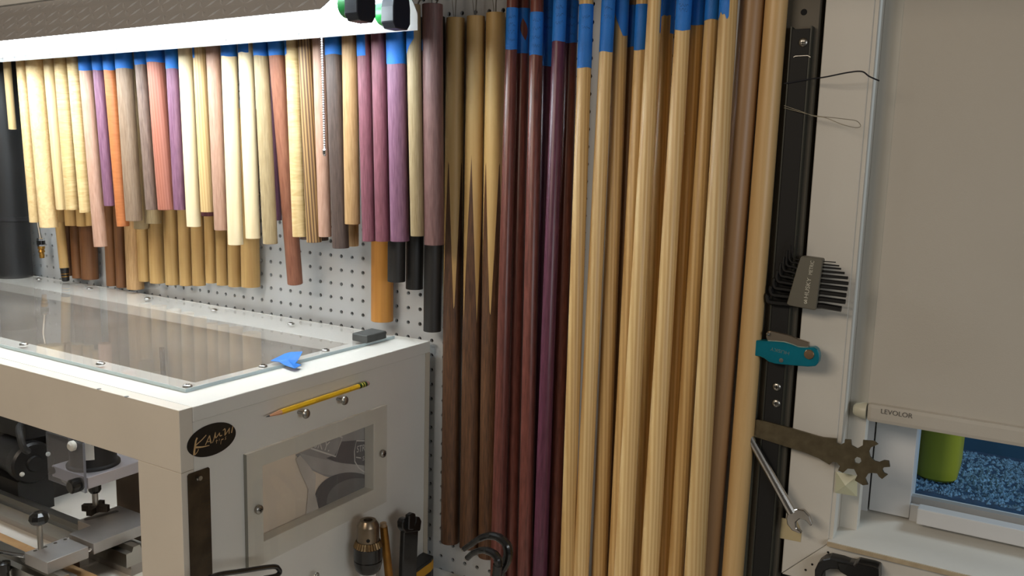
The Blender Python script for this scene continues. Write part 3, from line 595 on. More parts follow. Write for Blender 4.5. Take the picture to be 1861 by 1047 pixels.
def rod(name, label, cat, group, mat, bot, up, wpx, Y, ztop=None, ytop=None, zbot=None, dy=-.008, tape=None, hang=True, taper=1.0, seg=24):
    """turned rod: bot / up are pixel centres of the axis, the wall offset Y gives its distance"""
    a = onY(bot[0], bot[1], Y); b = onY(up[0], up[1], Y + dy)
    d = (b - a).normalized()
    if zbot is not None: a = a + d * ((zbot - a.z) / d.z)
    if ytop is not None: zt = onY(up[0], ytop, Y + dy).z
    else: zt = ztop
    L_ = (zt - a.z) / d.z; mid = onY(bot[0], (bot[1] + up[1]) / 2, Y)
    r = wpx / 2 * depth(mid) / F
    M = frame_of(a, d)
    prof = [(r * .97, 0), (r, r * .05), (r * taper, L_ - r * .05), (r * taper * .97, L_)]
    o = lathe(name, prof, mat, None, None, seg); o.matrix_world = M
    tag(o, label, cat, group)
    # direction towards the camera in the rod's own frame
    c = M.inverted() @ CAM; ph = math.atan2(c.y, c.x)
    if tape:
        for (yb_, yt_, a0, a1, amp, mode) in tape:
            z0 = (onY(bot[0] + (up[0] - bot[0]) * (yb_ - bot[1]) / (up[1] - bot[1]), yb_, Y + dy).z - a.z) / d.z
            z1 = L_ * .995 if yt_ is None else (onY(up[0], yt_, Y + dy).z - a.z) / d.z
            if mode == 'leaf':
                rr = r * (1 + (taper - 1) * .9) + .0005; v, f = [], []; NZ = 18
                for i in range(NZ + 1):
                    t = i / NZ; z_ = z0 + (z1 - z0) * t; q = max(0, math.sin(math.pi * (t - .28) / .5)) if .28 < t < .78 else 0
                    cc_ = math.radians(8 - 55 * (t - .5)); g = math.radians(32) * q
                    for k in range(13): an = ph - math.pi + (math.pi + cc_ - g) * k / 12; v.append((rr * math.cos(an), rr * math.sin(an), z_))
                    for k in range(13): an = ph + cc_ + g + (math.pi - cc_ - g) * k / 12; v.append((rr * math.cos(an), rr * math.sin(an), z_))
                for i in range(NZ):
                    for k in list(range(12)) + list(range(13, 25)): f.append((i * 26 + k, i * 26 + k + 1, i * 26 + 27 + k, i * 26 + 26 + k))
                tpo = raw('tape', v, f, BLUE, None, True); tpo.parent = o; tpo.matrix_parent_inverse = Matrix.Identity(4); tag(tpo, 'blue masking tape', None); continue
            n = 30; v, f = [], []; rr = r * (1 + (taper - 1) * .9) + .0005
            for k in range(n + 1):
                t = k / n; an = ph + math.radians(a0 + (a1 - a0) * t)
                if mode == 'tear': e = amp * (0.5 + .5 * math.sin(t * 9.1 + yb_)) + amp * .3 * math.sin(t * 23 + yb_)
                elif mode == 'diag': e = amp * t
                elif mode == 'vee': e = amp * abs(2 * t - 1)
                else: e = .0006 * math.sin(t * 17 + yb_)
                v += [(rr * math.cos(an), rr * math.sin(an), z0 + e), (rr * math.cos(an), rr * math.sin(an), max(z1, z0 + e + .002))]
            for k in range(n): f.append((2 * k, 2 * k + 2, 2 * k + 3, 2 * k + 1))
            tpo = raw('tape', v, f, BLUE, None, True); tpo.parent = o; tpo.matrix_parent_inverse = Matrix.Identity(4); tag(tpo, 'blue masking tape', None)
    if hang:
        Mi = M.inverted(); top = M @ Vector((0, 0, L_))
        pts = [top - d * .004, top + d * .016, top + Vector((0, .01, .03)), Vector((top.x, .006, top.z + .036))]
        h = tube('hook', [Mi @ q for q in spline(pts, 4)], .0014, WIRE, None, 6); h.parent = o; h.matrix_parent_inverse = Matrix.Identity(4)
    return o, r, L_, M, ph
FRONT = [ # label, material, bottom (x0,x1,y), top (x0,x1) at y, tape
 ("short pale maple blank beside the black pipe", MAP, (16, 30, 235), (8, 20, 130), None),
 ("birdseye maple blank above the air coupler", BIR, (54, 73, 404), (30, 48, 120), None),
 ("thick birdseye maple blank next to the coupler", BIR, (73, 105, 413), (48, 79, 120), None),
 ("plain pale maple blank beside the thick birdseye one", MAP, (103, 122, 381), (79, 99, 115), None),
 ("curly yellow maple blank without tape", CUR, (120, 144, 381), (99, 122, 115), None),
 ("curly maple blank left of the long pinkish taped one", CUR, (145, 167, 386), (122, 143, 113), None),
 ("long pinkish blank with blue tape top between maple and purple", PNK, (171, 195, 448), (143, 166, 112), [(129, None, -180, 180, 0, '')]),
 ("slim purple blank with blue tape next to the orange one", PUR, (190, 209, 374), (167, 187, 110), [(128, None, -180, 180, 0, '')]),
 ("bright orange figured blank with blue tape", ORA, (212, 236, 411), (188, 208, 110), [(128, None, -180, 180, 0, '')]),
 ("thick grey-brown blank with blue tape beside the orange one", GRY, (230, 258, 401), (209, 240, 108), [(125, None, -180, 180, 0, '')]),
 ("grey rosewood blank with blue tape beside the red one", ROS, (265, 288, 381), (245, 265, 105), [(118, None, -180, 180, 0, '')]),
 ("thick red striped blank with blue tape", RED, (288, 319, 381), (266, 299, 103), [(114, None, -180, 180, 0, '')]),
 ("purple blank with blue tape right of the red one", PUR, (317, 338, 381), (300, 324, 100), [(125, None, -180, 180, 0, '')]),
 ("untaped cream maple blank right of the purple and red pair", MAPW, (340, 365, 411.5), (324, 350, 98), None),
 ("short straight-grained maple blank with a fleck of tape", ASP, (365, 389, 385), (351, 374, 97), [(106, None, -85, -45, 0, '')]),
 ("pinkish brown blank without tape between two maples", PNK, (390, 415, 418), (375, 400, 95), None),
 ("long cream maple blank with wide blue tape", MAPW, (416, 441, 444.5), (401, 431, 92), [(103, None, -180, 180, 0, '')]),
 ("cream maple blank with glue drips and half tape", MAPW, (447, 473, 433), (433, 460, 88), [(96, None, -180, 20, 0, '')]),
 ("light grey-brown porous blank with blue tape", OLI, (478, 505, 443), (461, 487, 86), [(102, None, -180, 180, 0, '')]),
 ("longest leaning red-brown blank with blue tape", RBR, (523, 550, 515.5), (488, 517, 84), [(100, None, -180, 180, 0, '')]),
 ("yellow curly maple blank with knot line and tape strip", CUR, (531, 558, 430), (519, 543, 82), [(103, None, -90, -50, .004, 'diag')]),
 ("striped multicoloured blank hanging behind the ball chain", STR, (556, 586, 440), (543, 568, 80), None),
 ("rosy smooth blank behind the ball chain", PNK, (578, 604, 430), (569, 590, 78), None),
 ("dark wenge blank with blue tape right of the chain", WEN, (605, 634, 450.5), (590, 622, 76), [(100, None, -180, 180, 0, '')]),
 ("short tan blank between dark wenge and purple", TANW, (625, 656, 407), (623, 648, 74), None),
 ("purple-brown blank with tape on half its width", PUR2, (659, 683, 438), (648, 674, 70), [(103, None, -90, 10, .001, 'diag')]),
 ("coarse purple-brown blank without tape", PUR2, (682, 710, 438), (675, 702, 70), None),
 ("thick purpleheart blank with a deep band of blue tape", PUR, (710, 744, 438), (702, 738, 68), [(117, None, -180, 180, 0, '')]),
 ("tan blank with a diagonal tape edge beside the purpleheart", OLI, (746, 772, 428.6), (739, 765, 66), [(104, None, -95, 0, .026, 'diag')]),
]
for k, (lb, mt_, b_, t_, tp_) in enumerate(FRONT):
    Yk, dk = (-.056, -.05) if 'leaning' in lb else (-.1, -.008)
    yt = 115 - k * 1.6 if k < 14 else 95 - (k - 14) * 2.0
    yy = {0: 130}.get(k, yt)
    rod('cue_blank', lb, 'cue blank', 'turned blanks in the front hanging row', mt_, ((b_[0] + b_[1]) / 2, b_[2]), ((t_[0] + t_[1]) / 2, yy), ((b_[1] - b_[0]) + (t_[1] - t_[0])) / 2, Yk, ztop=.505, tape=tp_, dy=dk)
rod('cue_blank', 'tall plum-brown blank standing highest beside the lamp end', 'cue blank', 'turned blanks in the front hanging row', DPU, (789, 444.5), (786, 30), 37, -.085, ytop=8, tape=[(92, 72, -95, -72, 0, '')])
MID = [
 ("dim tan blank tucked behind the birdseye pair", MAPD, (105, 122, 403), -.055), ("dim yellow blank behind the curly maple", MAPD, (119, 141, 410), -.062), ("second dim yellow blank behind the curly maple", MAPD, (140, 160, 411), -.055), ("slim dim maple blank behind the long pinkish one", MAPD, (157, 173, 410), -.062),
 ("dull brown blank behind the grey-brown one", OLI, (244, 270, 415.5), -.050), ("olive tan blank behind the grey rosewood", OLI, (264, 293, 406), -.062),
 ("dark purple blank behind the short maple", PUR2, (366, 388, 392.5), -.06), ("dark plum blank behind the porous grey-brown one", PUR, (490, 512, 400), -.06),
 ("black-brown blank behind the knotted maple", WEN, (546, 566, 435), -.055), ("dark blank behind the rosy smooth one", WEN, (572, 597, 436.5), -.055),
 ("brown blank behind the dark wenge one", TANW, (622, 652, 446.7), -.058)]
for k, (lb, mt_, b_, Y) in enumerate(MID):
    xc = (b_[0] + b_[1]) / 2
    rod('cue_blank', lb, 'cue blank', 'turned blanks in the middle hanging row', mt_, (xc, b_[2]), (xc - (651 - xc) * .035, 110), b_[1] - b_[0], Y, ztop=.5, dy=-.002)
BACK = [
 ("first brown cherry blank next to the tan stick", CHE, (119, 136, 500.6), -.021), ("second brown cherry blank in the row of three", CHE, (132, 152, 505), -.024), ("thick brown cherry blank, third of the three", CHE, (149, 179, 507), -.024),
 ("dark cherry blank beside the three brown ones", CHE, (194, 214, 519), -.024), ("cherry blank between a darker and a paler one", CHE, (212, 233, 522), -.024), ("paler brown cherry blank next to the yellow row", TANW, (231, 262, 525), -.024),
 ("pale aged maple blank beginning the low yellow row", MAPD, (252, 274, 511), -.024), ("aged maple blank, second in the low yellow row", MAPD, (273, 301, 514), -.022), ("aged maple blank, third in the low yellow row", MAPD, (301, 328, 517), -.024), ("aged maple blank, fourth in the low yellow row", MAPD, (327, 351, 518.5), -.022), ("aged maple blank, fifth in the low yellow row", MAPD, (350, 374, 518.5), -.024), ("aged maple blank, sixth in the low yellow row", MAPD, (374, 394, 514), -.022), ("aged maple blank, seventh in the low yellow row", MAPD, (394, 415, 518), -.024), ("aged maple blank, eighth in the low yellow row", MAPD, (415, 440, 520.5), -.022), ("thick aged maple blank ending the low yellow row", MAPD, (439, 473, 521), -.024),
 ("thick golden yellow blank below the purple-brown pair", OSA, (674, 715, 583), -.024), ("jet black blank below the purpleheart one", EBO, (704, 737, 511.5), -.062), ("black-brown blank below the tan diagonal-taped one", EBO, (737, 769, 525), -.030), ("longest black-brown blank beside the spliced cues", EBO, (769, 802, 601.5), -.030)]
for k, (lb, mt_, b_, Y) in enumerate(BACK):
    xc = (b_[0] + b_[1]) / 2
    rod('cue_blank', lb, 'cue blank', 'turned blanks in the low back row', mt_, (xc, b_[2]), (xc - (651 - xc) * .041, 110), b_[1] - b_[0], Y, ztop=.5 if k > 14 else .36, dy=0)
# tan handle with black tip
o, r, L_, M, ph = rod('wooden_stick', 'flat tan wooden stick with a black tip hanging by the cherry blanks', 'stick', None, MAPD, (117, 487), (108, 400), 16, -.048, ztop=.3, dy=0)
tipo = lathe('black_tip', [(r * .55, -.03), (r * .8, -.028), (r * .95, 0), (r * .9, .0005)], BLACK, None, None, 16); tipo.parent = o; tipo.matrix_parent_inverse = Matrix.Identity(4)
for z in (-.008, -.014, -.02):
    q = lathe('gold_ring', [(r * .9, z), (r * .9, z + .002)], BRASS, None, None, 14); q.parent = o; q.matrix_parent_inverse = Matrix.Identity(4)

# spliced cues with points
def cue(label, bot, top, wtop, wbot, ytip, ypeak, off, Y):
    a = onY(*bot, Y); b = onY(*top, Y); d = (b - a).normalized(); L_ = (b - a).length
    r0 = wbot / 2 * depth(a) / F; r1 = wtop / 2 * depth(b) / F
    M = frame_of(a, d); c = M.inverted() @ CAM; ph = math.atan2(c.y, c.x)
    o = bpy.data.objects.new('spliced_cue', None); col.objects.link(o); o.matrix_world = M; tag(o, label, 'cue', 'spliced cue butts hanging from wires')
    zt = (ytip - bot[1]) / (top[1] - bot[1]) * L_; zp = (ypeak - bot[1]) / (top[1] - bot[1]) * L_
    N_ = 64; R = lambda z: r0 + (r1 - r0) * z / L_
    def zz(k):
        t = ((2 * math.pi * k / N_ - math.radians(off)) / (math.pi / 4)) % 2; t = t if t <= 1 else 2 - t
        return zt + (zp - zt) * t
    def ringp(k, z): an = ph + 2 * math.pi * k / N_; return (R(z) * math.cos(an), R(z) * math.sin(an), z)
    for nm, mat, rows in (('maple_forearm', MPF, [lambda k: zz(k), lambda k: zz(k) * .5 + L_ * .5, lambda k: L_ - .001, lambda k: L_]), ('walnut_butt', WAL, [lambda k: 0, lambda k: .001, lambda k: zz(k) * .5, lambda k: zz(k)])):
        v = [ringp(k, fn(k)) for fn in rows for k in range(N_)]; f = []
        for i in range(len(rows) - 1):
            for k in range(N_): f.append((i * N_ + k, i * N_ + (k + 1) % N_, (i + 1) * N_ + (k + 1) % N_, (i + 1) * N_ + k))
        f.append(tuple(range((len(rows) - 1) * N_, len(rows) * N_)) if nm[0] == 'm' else tuple(reversed(range(N_))))
        q = raw(nm, v, f, mat, None, True); q.parent = o; q.matrix_parent_inverse = Matrix.Identity(4)
    Mi = M.inverted()
    for dx, rr in ((0, .0011), (-.012, .0006)):
        top_ = b - d * .003 + Vector((dx * .2, 0, 0))
        h = tube('hook', [Mi @ q for q in spline([top_, b + Vector((dx * .5, 0, .02)), b + Vector((dx, .005, .05)), Vector((b.x + dx, .006, b.z + .062))], 4)], rr, WIRE, None, 6); h.parent = o; h.matrix_parent_inverse = Matrix.Identity(4)
cue('spliced walnut and maple cue next to the black-brown blank', (818, 984), (828, 33), 33, 34, 553, 262, 8, -.024)
cue('middle spliced walnut and maple cue of the three', (853, 993), (865, 30), 33, 36, 565, 264, 28, -.026)
cue('spliced walnut and maple cue beside the rosewood shafts', (887, 1010), (901, 24), 35, 36, 563, 262, -8, -.024)

# standing shafts and dowels
FULL = [(None)]
def scribble(o, r, L_, ph, z0, z1, n):
    v, f = [], []
    for q in range(n):
        zc = z0 + (z1 - z0) * (q + .5) / n; pts = []
        for i in range(15):
            t = i / 14; pts.append((ph + (t - .5) * 1.15 + random.uniform(-.05, .05), zc + .0022 * math.sin(t * random.uniform(17, 24) + q) + random.uniform(-.0006, .0006)))
        b0 = len(v)
        for an, zz_ in pts: v += [(r * math.cos(an), r * math.sin(an), zz_ - .00022), (r * math.cos(an), r * math.sin(an), zz_ + .00022)]
        for i in range(14): k = b0 + 2 * i; f.append((k, k + 2, k + 3, k + 1))
    q = raw('pen_marks', v, f, INK, None); q.parent = o; q.matrix_parent_inverse = Matrix.Identity(4)
def stand(label, group, mat, up, bot, wu, wb_, Y, tape=None, name='shaft_dowel', cat='dowel', ink=None):
    da = depth(onY(bot, 1047, Y)); db = depth(onY(up, 60, Y)); dm = depth(onY(bot, 553, Y))
    o, r, L_, M, ph = rod(name, label, cat, group, mat, (bot, 1047), (up, 60), wb_ * da / dm, Y, ztop=.62, zbot=BT, dy=0, tape=tape, hang=False, taper=wu * db / (wb_ * da))
    if ink:
        tr_ = wu * db / (wb_ * da); zc = [(onY(up, yy, Y).z - BT) / M.col[2].z for yy in ink]
        scribble(o, r * (1 + (tr_ - 1) * .9) + .0008, L_, ph, min(zc), max(zc), max(2, int(abs(ink[1] - ink[0]) / 13)))
G1 = 'dark shafts standing against the pegboard'; G2 = 'pale dowels standing against the pegboard'
stand('rosewood shaft with blue tape beside the maple cue', G1, RSW, 930, 904, 20, 27, -.055, [(91, 15, -180, 180, 0, '')], ink=(25, 80))
stand('rosewood shaft whose tape has a leaf-shaped gap', G1, RSW, 951, 929, 23, 25, -.033, [(98, 16, 0, 0, 0, 'leaf')])
stand('rosewood shaft with inked blue tape, third of the dark ones', G1, RSW, 975, 954, 23, 28, -.055, [(101, 23, -180, 180, 0, '')], ink=(30, 92))
stand('slim purple shaft with the longest blue tape', G1, PSH, 996, 974, 22, 24, -.03, [(121, None, -180, 180, 0, '')], ink=(10, 60))
stand('purple shaft between slim purple and rosewood', G1, PSH, 1016, 981, 23, 27, -.058, [(76, None, -180, 180, 0, '')], ink=(8, 50))
stand('rosewood shaft with blue tape next to the pale dowels', G1, RSW, 1038, 1007, 22, 27, -.034, [(79, 2, -180, 180, 0, '')], ink=(8, 72))
stand('ash dowel with the deepest inked tape next to rosewood', G2, ASH, 1064, 1030, 25, 26, -.062, [(124, 9, -180, 180, .003, '')], ink=(22, 60))
stand('ash dowel with long straight tape band', G2, ASP, 1103, 1055, 23, 30, -.052, [(95, None, -180, 180, 0, '')], ink=(8, 40))
stand('ash dowel with torn curving tape edge', G2, ASH, 1128, 1089, 25, 30, -.028, [(22, None, -180, -62, 0, ''), (22, None, -62, 20, -.034, 'diag'), (66, None, 20, 180, 0, '')])
stand('ash dowel set back with short tape band', G2, ASH, 1166, 1118, 24, 27, -.032, [(92, 9, -180, 180, 0, '')])
stand('dim brown dowel wedged behind two ash dowels', G2, BRD, 1148, 1112, 16, 18, -.0095, [(86, 10, -180, 180, 0, '')])
stand('pale ash dowel with a sliver of tape', G2, ASP, 1187, 1132, 24, 34, -.055, [(60, None, 60, 110, 0, '')])
stand('orange pine dowel set back behind the ash ones', G2, PIN, 1212, 1158, 24, 26, -.022, [(62, None, 25, 110, 0, ''), (30, None, -95, 25, 0, '')])
stand('pale ash dowel with ragged tape and ink mark', G2, ASP, 1240, 1180, 26, 35, -.05, [(58, None, -180, 180, .006, 'vee')], ink=(8, 24))
stand('orange pine dowel set back with even tape', G2, PIN, 1266, 1205, 25, 27, -.022, [(47, None, -180, 180, 0, '')])
stand('ash dowel with a dark knot and even tape', G2, ASH, 1292, 1228, 25, 30, -.034, [(37, None, -180, 180, 0, '')])
stand('pale ash dowel with tape on one side beside the gap', G2, ASP, 1321, 1262, 31, 38, -.055, [(34, None, -110, 5, .006, 'tear')])
stand('thick brown dowel standing by the row of bare holes', G2, BRD, 1363, 1284, 44, 40, -.024)
stand('thick golden maple dowel nearest the magnetic strip', G2, MDW, 1407, 1331, 40, 38, -.024)
# air coupler hanging on a rod
ac = thing('air_coupler', tuple(onY(74, 470, -.03)), 'brass and steel air hose coupler hanging under the birdseye blanks', 'coupler')
a1 = onY(67, 396, -.03); a2 = onY(74, 434, -.03); a3 = onY(76.5, 469, -.03)
tube('hanger_rod', [Vector((a1.x - .01, .006, .22)), Vector((a1.x, -.02, .2)), a1, a2], .003, STEEL, ac, 8)
Mx = frame_of(a2, (a3 - a2)); ll = (a3 - a2).length
lathe('steel_nut', [(.008, -.002), (.0085, 0), (.0085, ll * .38)], CHROME, Mx, ac, 6, False); lathe('collar', [(.009, ll * .1), (.009, ll * .3)], BLKMET, Mx, ac, 16)
lathe('brass_plug', [(.0075, ll * .38), (.008, ll * .5), (.006, ll * .55), (.0075, ll * .68), (.005, ll * .74), (.006, ll * .85), (.005, ll), (.0001, ll)], BRASS, Mx, ac, 16)
# black pipe at the far left
PYC = -.056; pe = onY(45, 478, PYC); PR_ = .038; PXC = pe.x - .046
pp = thing('flue_pipe', (PXC, PYC, Zt), 'tall black pipe standing on the far end of the cabinet top', 'pipe')
lathe('pipe', [(PR_, Zt), (PR_, .64)], plain('pipe_black', (30, 31, 32), .5, var=.15), Matrix.Translation((PXC, PYC, 0)), pp, 36)
pz = onY(20, 397, PYC).z
lathe('pipe_band', [(PR_ + .0005, pz - .005), (PR_ + .002, pz - .004), (PR_ + .002, pz + .004), (PR_ + .0005, pz + .005)], plain('band_black', (40, 40, 42), .4), Matrix.Translation((PXC, PYC, 0)), pp, 36)

# ------------------------------------------------------------------ magnetic strip and its tools
BX0, BX1, BZ0, BZ1 = .9765, .9995, -.46, .457
mb = thing('magnetic_strip', (.988, -.006, BZ0), 'tall black magnetic tool strip screwed beside the window casing', 'tool strip')
box('strip_body', (BX0, -.018, BZ0), (BX1, -.0062, BZ1), plain('strip_black', (7, 7, 6), .7), mb, .0012)
SG = plain('strip_rail', (50, 52, 45), .5, .2)
for x in (BX0 - .0016, BX1): box('side_rail', (x, -.0185, BZ0), (x + .0016, -.0062, BZ1 + .003), SG, mb)
for x, y in ((1460, 77), (1412, 703), (1411, 733)): p = onY(x, y, -.018); screw(p, (0, -1, 0), .0056, mb)
tk_ = [onY(x, y, -.0183) for x, y in ((1442, 104), (1446, 102), (1468, 101), (1473, 104))]; tube('wire_clip', tk_, .0006, STEEL, mb, 6)
p = onY(1461, 22, -.0063); tag(lathe('screw_hole', [(.004, 0), (.0038, .0004), (.0001, .0005)], DARK, frame_of(p, (0, -1, 0)), None, 14), 'round dark screw hole above the magnetic strip', 'screw hole')
# hex key set
HS = lambda pts, Y: [onY(x, y, Y) for x, y in Q(1370, 450, 8.053, pts)]
hk = thing('hex_key_set', tuple(onY(1460, 555, -.026)), 'metric hex key set in grey holder on the magnetic strip', 'hex keys')
HY = -.034
prism('holder', HS([(690, 130), (720, 128), (995, 165), (1006, 185), (910, 900), (890, 918), (520, 850), (480, 825), (490, 790), (650, 240)], HY), (0, .014, 0), plain('holder_grey', (92, 88, 76), .5, var=.06), hk, bev=.0008)
KEY = [(200, 1200, 215, 13), (243, 1250, 268, 19), (288, 1278, 312, 24), (345, 1328, 375, 31), (412, 1378, 445, 40), (485, 1384, 527, 47), (565, 1370, 607, 53), (655, 1352, 700, 58), (750, 1340, 795, 62), (852, 1282, 900, 76)]
BLKHEX = plain('key_black', (22, 22, 22), .45, .3)
for i, (ya, xb, yb_, wd) in enumerate(KEY):
    j = 9 - i; yl = ya - 25 - j * 2; bx = 200 + j * 46; rb = 60
    pts = [(xb, yb_), (1000, ya), (700, ya - 12), (max(bx + 120, 300), yl - 22), (bx + rb, yl - 30), (bx + 18, yl - 48), (bx, yl - 110), (bx + 14, yl - 330 + i * 22)]
    rr = wd / 8.053 / 2 * 1.28 / F
    w3 = HS(pts, HY + .007); tube('hex_key', [w3[0]] + spline(w3[1:], 4), rr, BLKHEX, hk, 6)
a = HS([(775, 815)], HY - .0004)[0]; b2 = HS([(830, 490)], HY - .0004)[0]; xd = (b2 - a).normalized()
LT = plain('holder_print', (190, 186, 170), .5)
text('holder_print', 'HUSKY', HS([(790, 750)], HY - .0004)[0], xd, Vector((xd.z * -1, 0, xd.x)), .0052, LT, hk, .0001, 1.15)
text('holder_print', 'METRIC', HS([(850, 405)], HY - .0004)[0], xd, Vector((xd.z * -1, 0, xd.x)), .0046, LT, hk, .0001, .82)
ribbon('holder_logo', [(HS([(735, 765), (760, 800), (780, 765), (755, 760), (775, 815), (750, 820), (735, 800)], HY - .0003), .0005)], (0, -1, 0), LT, hk, .0)
# folding knife
KS = lambda pts, Y: [onY(x, y, Y) for x, y in Q(1360, 590, 11.63, pts)]
kn = thing('folding_knife', tuple(onY(1430, 660, -.02)), 'teal folding utility knife stuck on the magnetic strip', 'knife')
TEAL = plain('teal_anodised', (16, 130, 152), .32, .55, var=.14, vscale=30)
prism('handle', KS([(150, 330), (265, 340), (560, 360), (750, 375), (900, 420), (1050, 480), (1200, 490), (1390, 480), (1455, 530), (1490, 620), (1495, 700), (1475, 800), (1420, 880), (1250, 892), (820, 855), (560, 830), (430, 790), (330, 715), (240, 675), (130, 660)], -.034), (0, .013, 0), TEAL, kn, bev=.0009)
prism('blade_carrier', KS([(400, 150), (460, 133), (880, 235), (1000, 290), (1130, 330), (1280, 380), (1275, 520), (1050, 520), (900, 460), (750, 415), (560, 395), (420, 380), (370, 260)], -.0305), (0, .006, 0), plain('carrier_steel', (168, 156, 140), .3, .9, var=.1), kn, bev=.0006)
lathe('thumb_stud', [(.0022, 0), (.0022, .004), (.0012, .005)], STEEL, frame_of(KS([(430, 190)], -.0305)[0], (0, -1, 0)), kn, 12)
lathe('pivot_bolt', [(.0064, -.001), (.0064, .0010), (.0056, .0018), (.002, .002), (.0001, .002)], plain('bolt_bronze', (176, 146, 116), .3, .9), frame_of(KS([(1285, 630)], -.034)[0], (0, -1, 0)), kn, 22)
lathe('frame_screw', [(.0028, -.001), (.0028, .0006), (.0001, .0008)], STEEL, frame_of(KS([(695, 755)], -.034)[0], (0, -1, 0)), kn, 14)
a = KS([(960, 590)], -.0343)[0]; text('knife_print', 'HUSKY', KS([(880, 580)], -.0343)[0], (-1, 0, .12), (-.12, 0, -1), .0045, plain('knife_ink', (96, 128, 128), .5), kn, .0002, 1.25)
# flat multi wrench
WS = lambda pts, Y: [onY(x, y, Y) for x, y in Q(1340, 740, 4.431, pts)]
wo = [(60, 90), (200, 108), (430, 170), (650, 235), (690, 245), (800, 255), (800, 290), (830, 305), (862, 290), (866, 262), (915, 265), (920, 310), (965, 335), (1010, 310), (1012, 268), (1100, 275), (1133, 300), (1075, 325), (1060, 360), (1070, 400), (1105, 435), (1140, 445), (1180, 430), (1220, 435), (1228, 482), (1180, 485), (1168, 505), (1180, 530), (1210, 545), (1165, 580), (1140, 560), (1125, 535), (1085, 530), (1055, 535), (1030, 575), (1052, 625), (1010, 630), (945, 590), (965, 550), (940, 500), (890, 495), (850, 530), (810, 510), (825, 475), (800, 445), (770, 440), (742, 465), (650, 410), (540, 365), (350, 305), (160, 245), (60, 215)]
hh = [(970 + 30 * math.cos(a), 430 + 30 * math.sin(a)) for a in [math.pi / 3 * k + .3 for k in range(6)]]
wr = thing('flat_wrench', tuple(WS([(970, 630)], -.021)[0]), 'flat stamped steel multi-size wrench sticking out over the window sill', 'wrench')
prism('wrench_plate', WS(wo, -.022), (0, .0035, 0), plain('worn_steel', (116, 106, 84), .42, .85, var=.22, vscale=90), wr, holes=[WS(hh, -.022)])
# combination spanner
sp = thing('open_end_spanner', tuple(WS([(500, 1020)], -.022)[0]), 'chrome open-end spanner hanging diagonally on the magnetic strip', 'spanner')
SPM = plain('spanner_chrome', (176, 172, 166), .22, 1.0, var=.08)
s0 = WS([(60, 170)], -.026)[0]; s1 = WS([(440, 850)], -.026)[0]
tube('shank', [s0, s0.lerp(s1, .5), s1], [.0052, .0056, .0066], SPM, sp, 12)
prism('open_jaw', WS([(405, 850), (440, 830), (480, 822), (535, 832), (578, 880), (602, 945), (590, 962), (548, 915), (500, 902), (468, 930), (473, 978), (520, 1012), (503, 1022), (440, 995), (400, 945), (393, 895)], -.0295), (0, .007, 0), SPM, sp, bev=.001)
# little wires stuck to the strip
tag(tube('black_wire', spline([onY(x, y, Y) for x, y, Y in ((1425, 152, -.019), (1470, 144, -.02), (1500, 140, -.03), (1540, 132, -.04), (1566, 130, -.04), (1580, 139, -.038), (1598, 147, -.034))], 6), .0009, INK), 'short bent black wire sticking out from the magnetic strip', 'wire')
tag(tube('wire_loop', spline([onY(x, y, Y) for x, y, Y in ((1425, 192, -.019), (1460, 204, -.02), (1478, 211, -.024), (1500, 214, -.026), (1530, 226, -.028), (1555, 232, -.028), (1564, 229, -.028), (1557, 220, -.028), (1540, 217, -.028), (1515, 214, -.027), (1480, 210, -.024), (1425, 196, -.0195))], 5), .00045, plain('thin_wire', (140, 135, 120), .4, .6)), 'thin silver wire loop held by the magnetic strip', 'wire')
# corner bracket on jamb, tape patch
kbk = Q(1340, 740, 4.431, [(795, 520), (965, 555), (965, 720), (785, 690)])
bq = [onY(x, y, -.0012) for x, y in kbk]
cr = sum(bq, Vector()) / 4 + Vector((0, -.006, 0)); vb = bq + [q + Vector((0, .0012, 0)) for q in bq] + [cr]
tag(raw('corner_bracket', vb, [(0, 1, 8), (1, 2, 8), (2, 3, 8), (3, 0, 8), (0, 4, 5, 1), (1, 5, 6, 2), (2, 6, 7, 3), (3, 7, 4, 0), (4, 7, 6, 5)], plain('bracket_plastic', (196, 198, 170), .35)), 'pale plastic embossed bracket at the window jamb under the wrench', 'bracket')
tpq = [onY(x, y, -.0002) for x, y in Q(1340, 811, 4.431, [(325, 570), (480, 600), (520, 690), (510, 772), (320, 735)])]
tag(prism('masking_tape', tpq, (0, -.0004, 0), plain('masking_tape', (188, 172, 132), .5, var=.08)), 'yellowed masking tape patch on the casing behind the spanner', 'tape')
# black clamp at the lower casing
CS = lambda pts, Y: [onY(x, y, Y) for x, y in Q(1340, 811, 4.431, pts)]
cl = thing('bar_clamp', tuple(CS([(760, 1300)], -.012)[0]), 'black plastic clamp jaw hanging on the casing below the sill', 'clamp')
prism('clamp_arm', CS([(622, 1330), (622, 1000), (648, 945), (690, 915), (745, 903), (840, 925), (950, 965), (950, 1030), (830, 1005), (800, 992), (745, 990), (700, 1010), (684, 1040), (684, 1330)], -.021), (0, .021, 0), BLACK, cl, bev=.0014)
prism('clamp_pad', CS([(800, 935), (940, 962), (962, 945), (1085, 972), (1137, 990), (1140, 1100), (950, 1090), (820, 1010)], -.024), (0, .024, 0), BLKMET, cl, bev=.0012)
box('clamp_bar', tuple(CS([(700, 1330)], 0)[0] + Vector((-.014, -.016, 0))), tuple(CS([(720, 1000)], 0)[0] + Vector((-.006, -.004, -.01))), STEEL, cl)

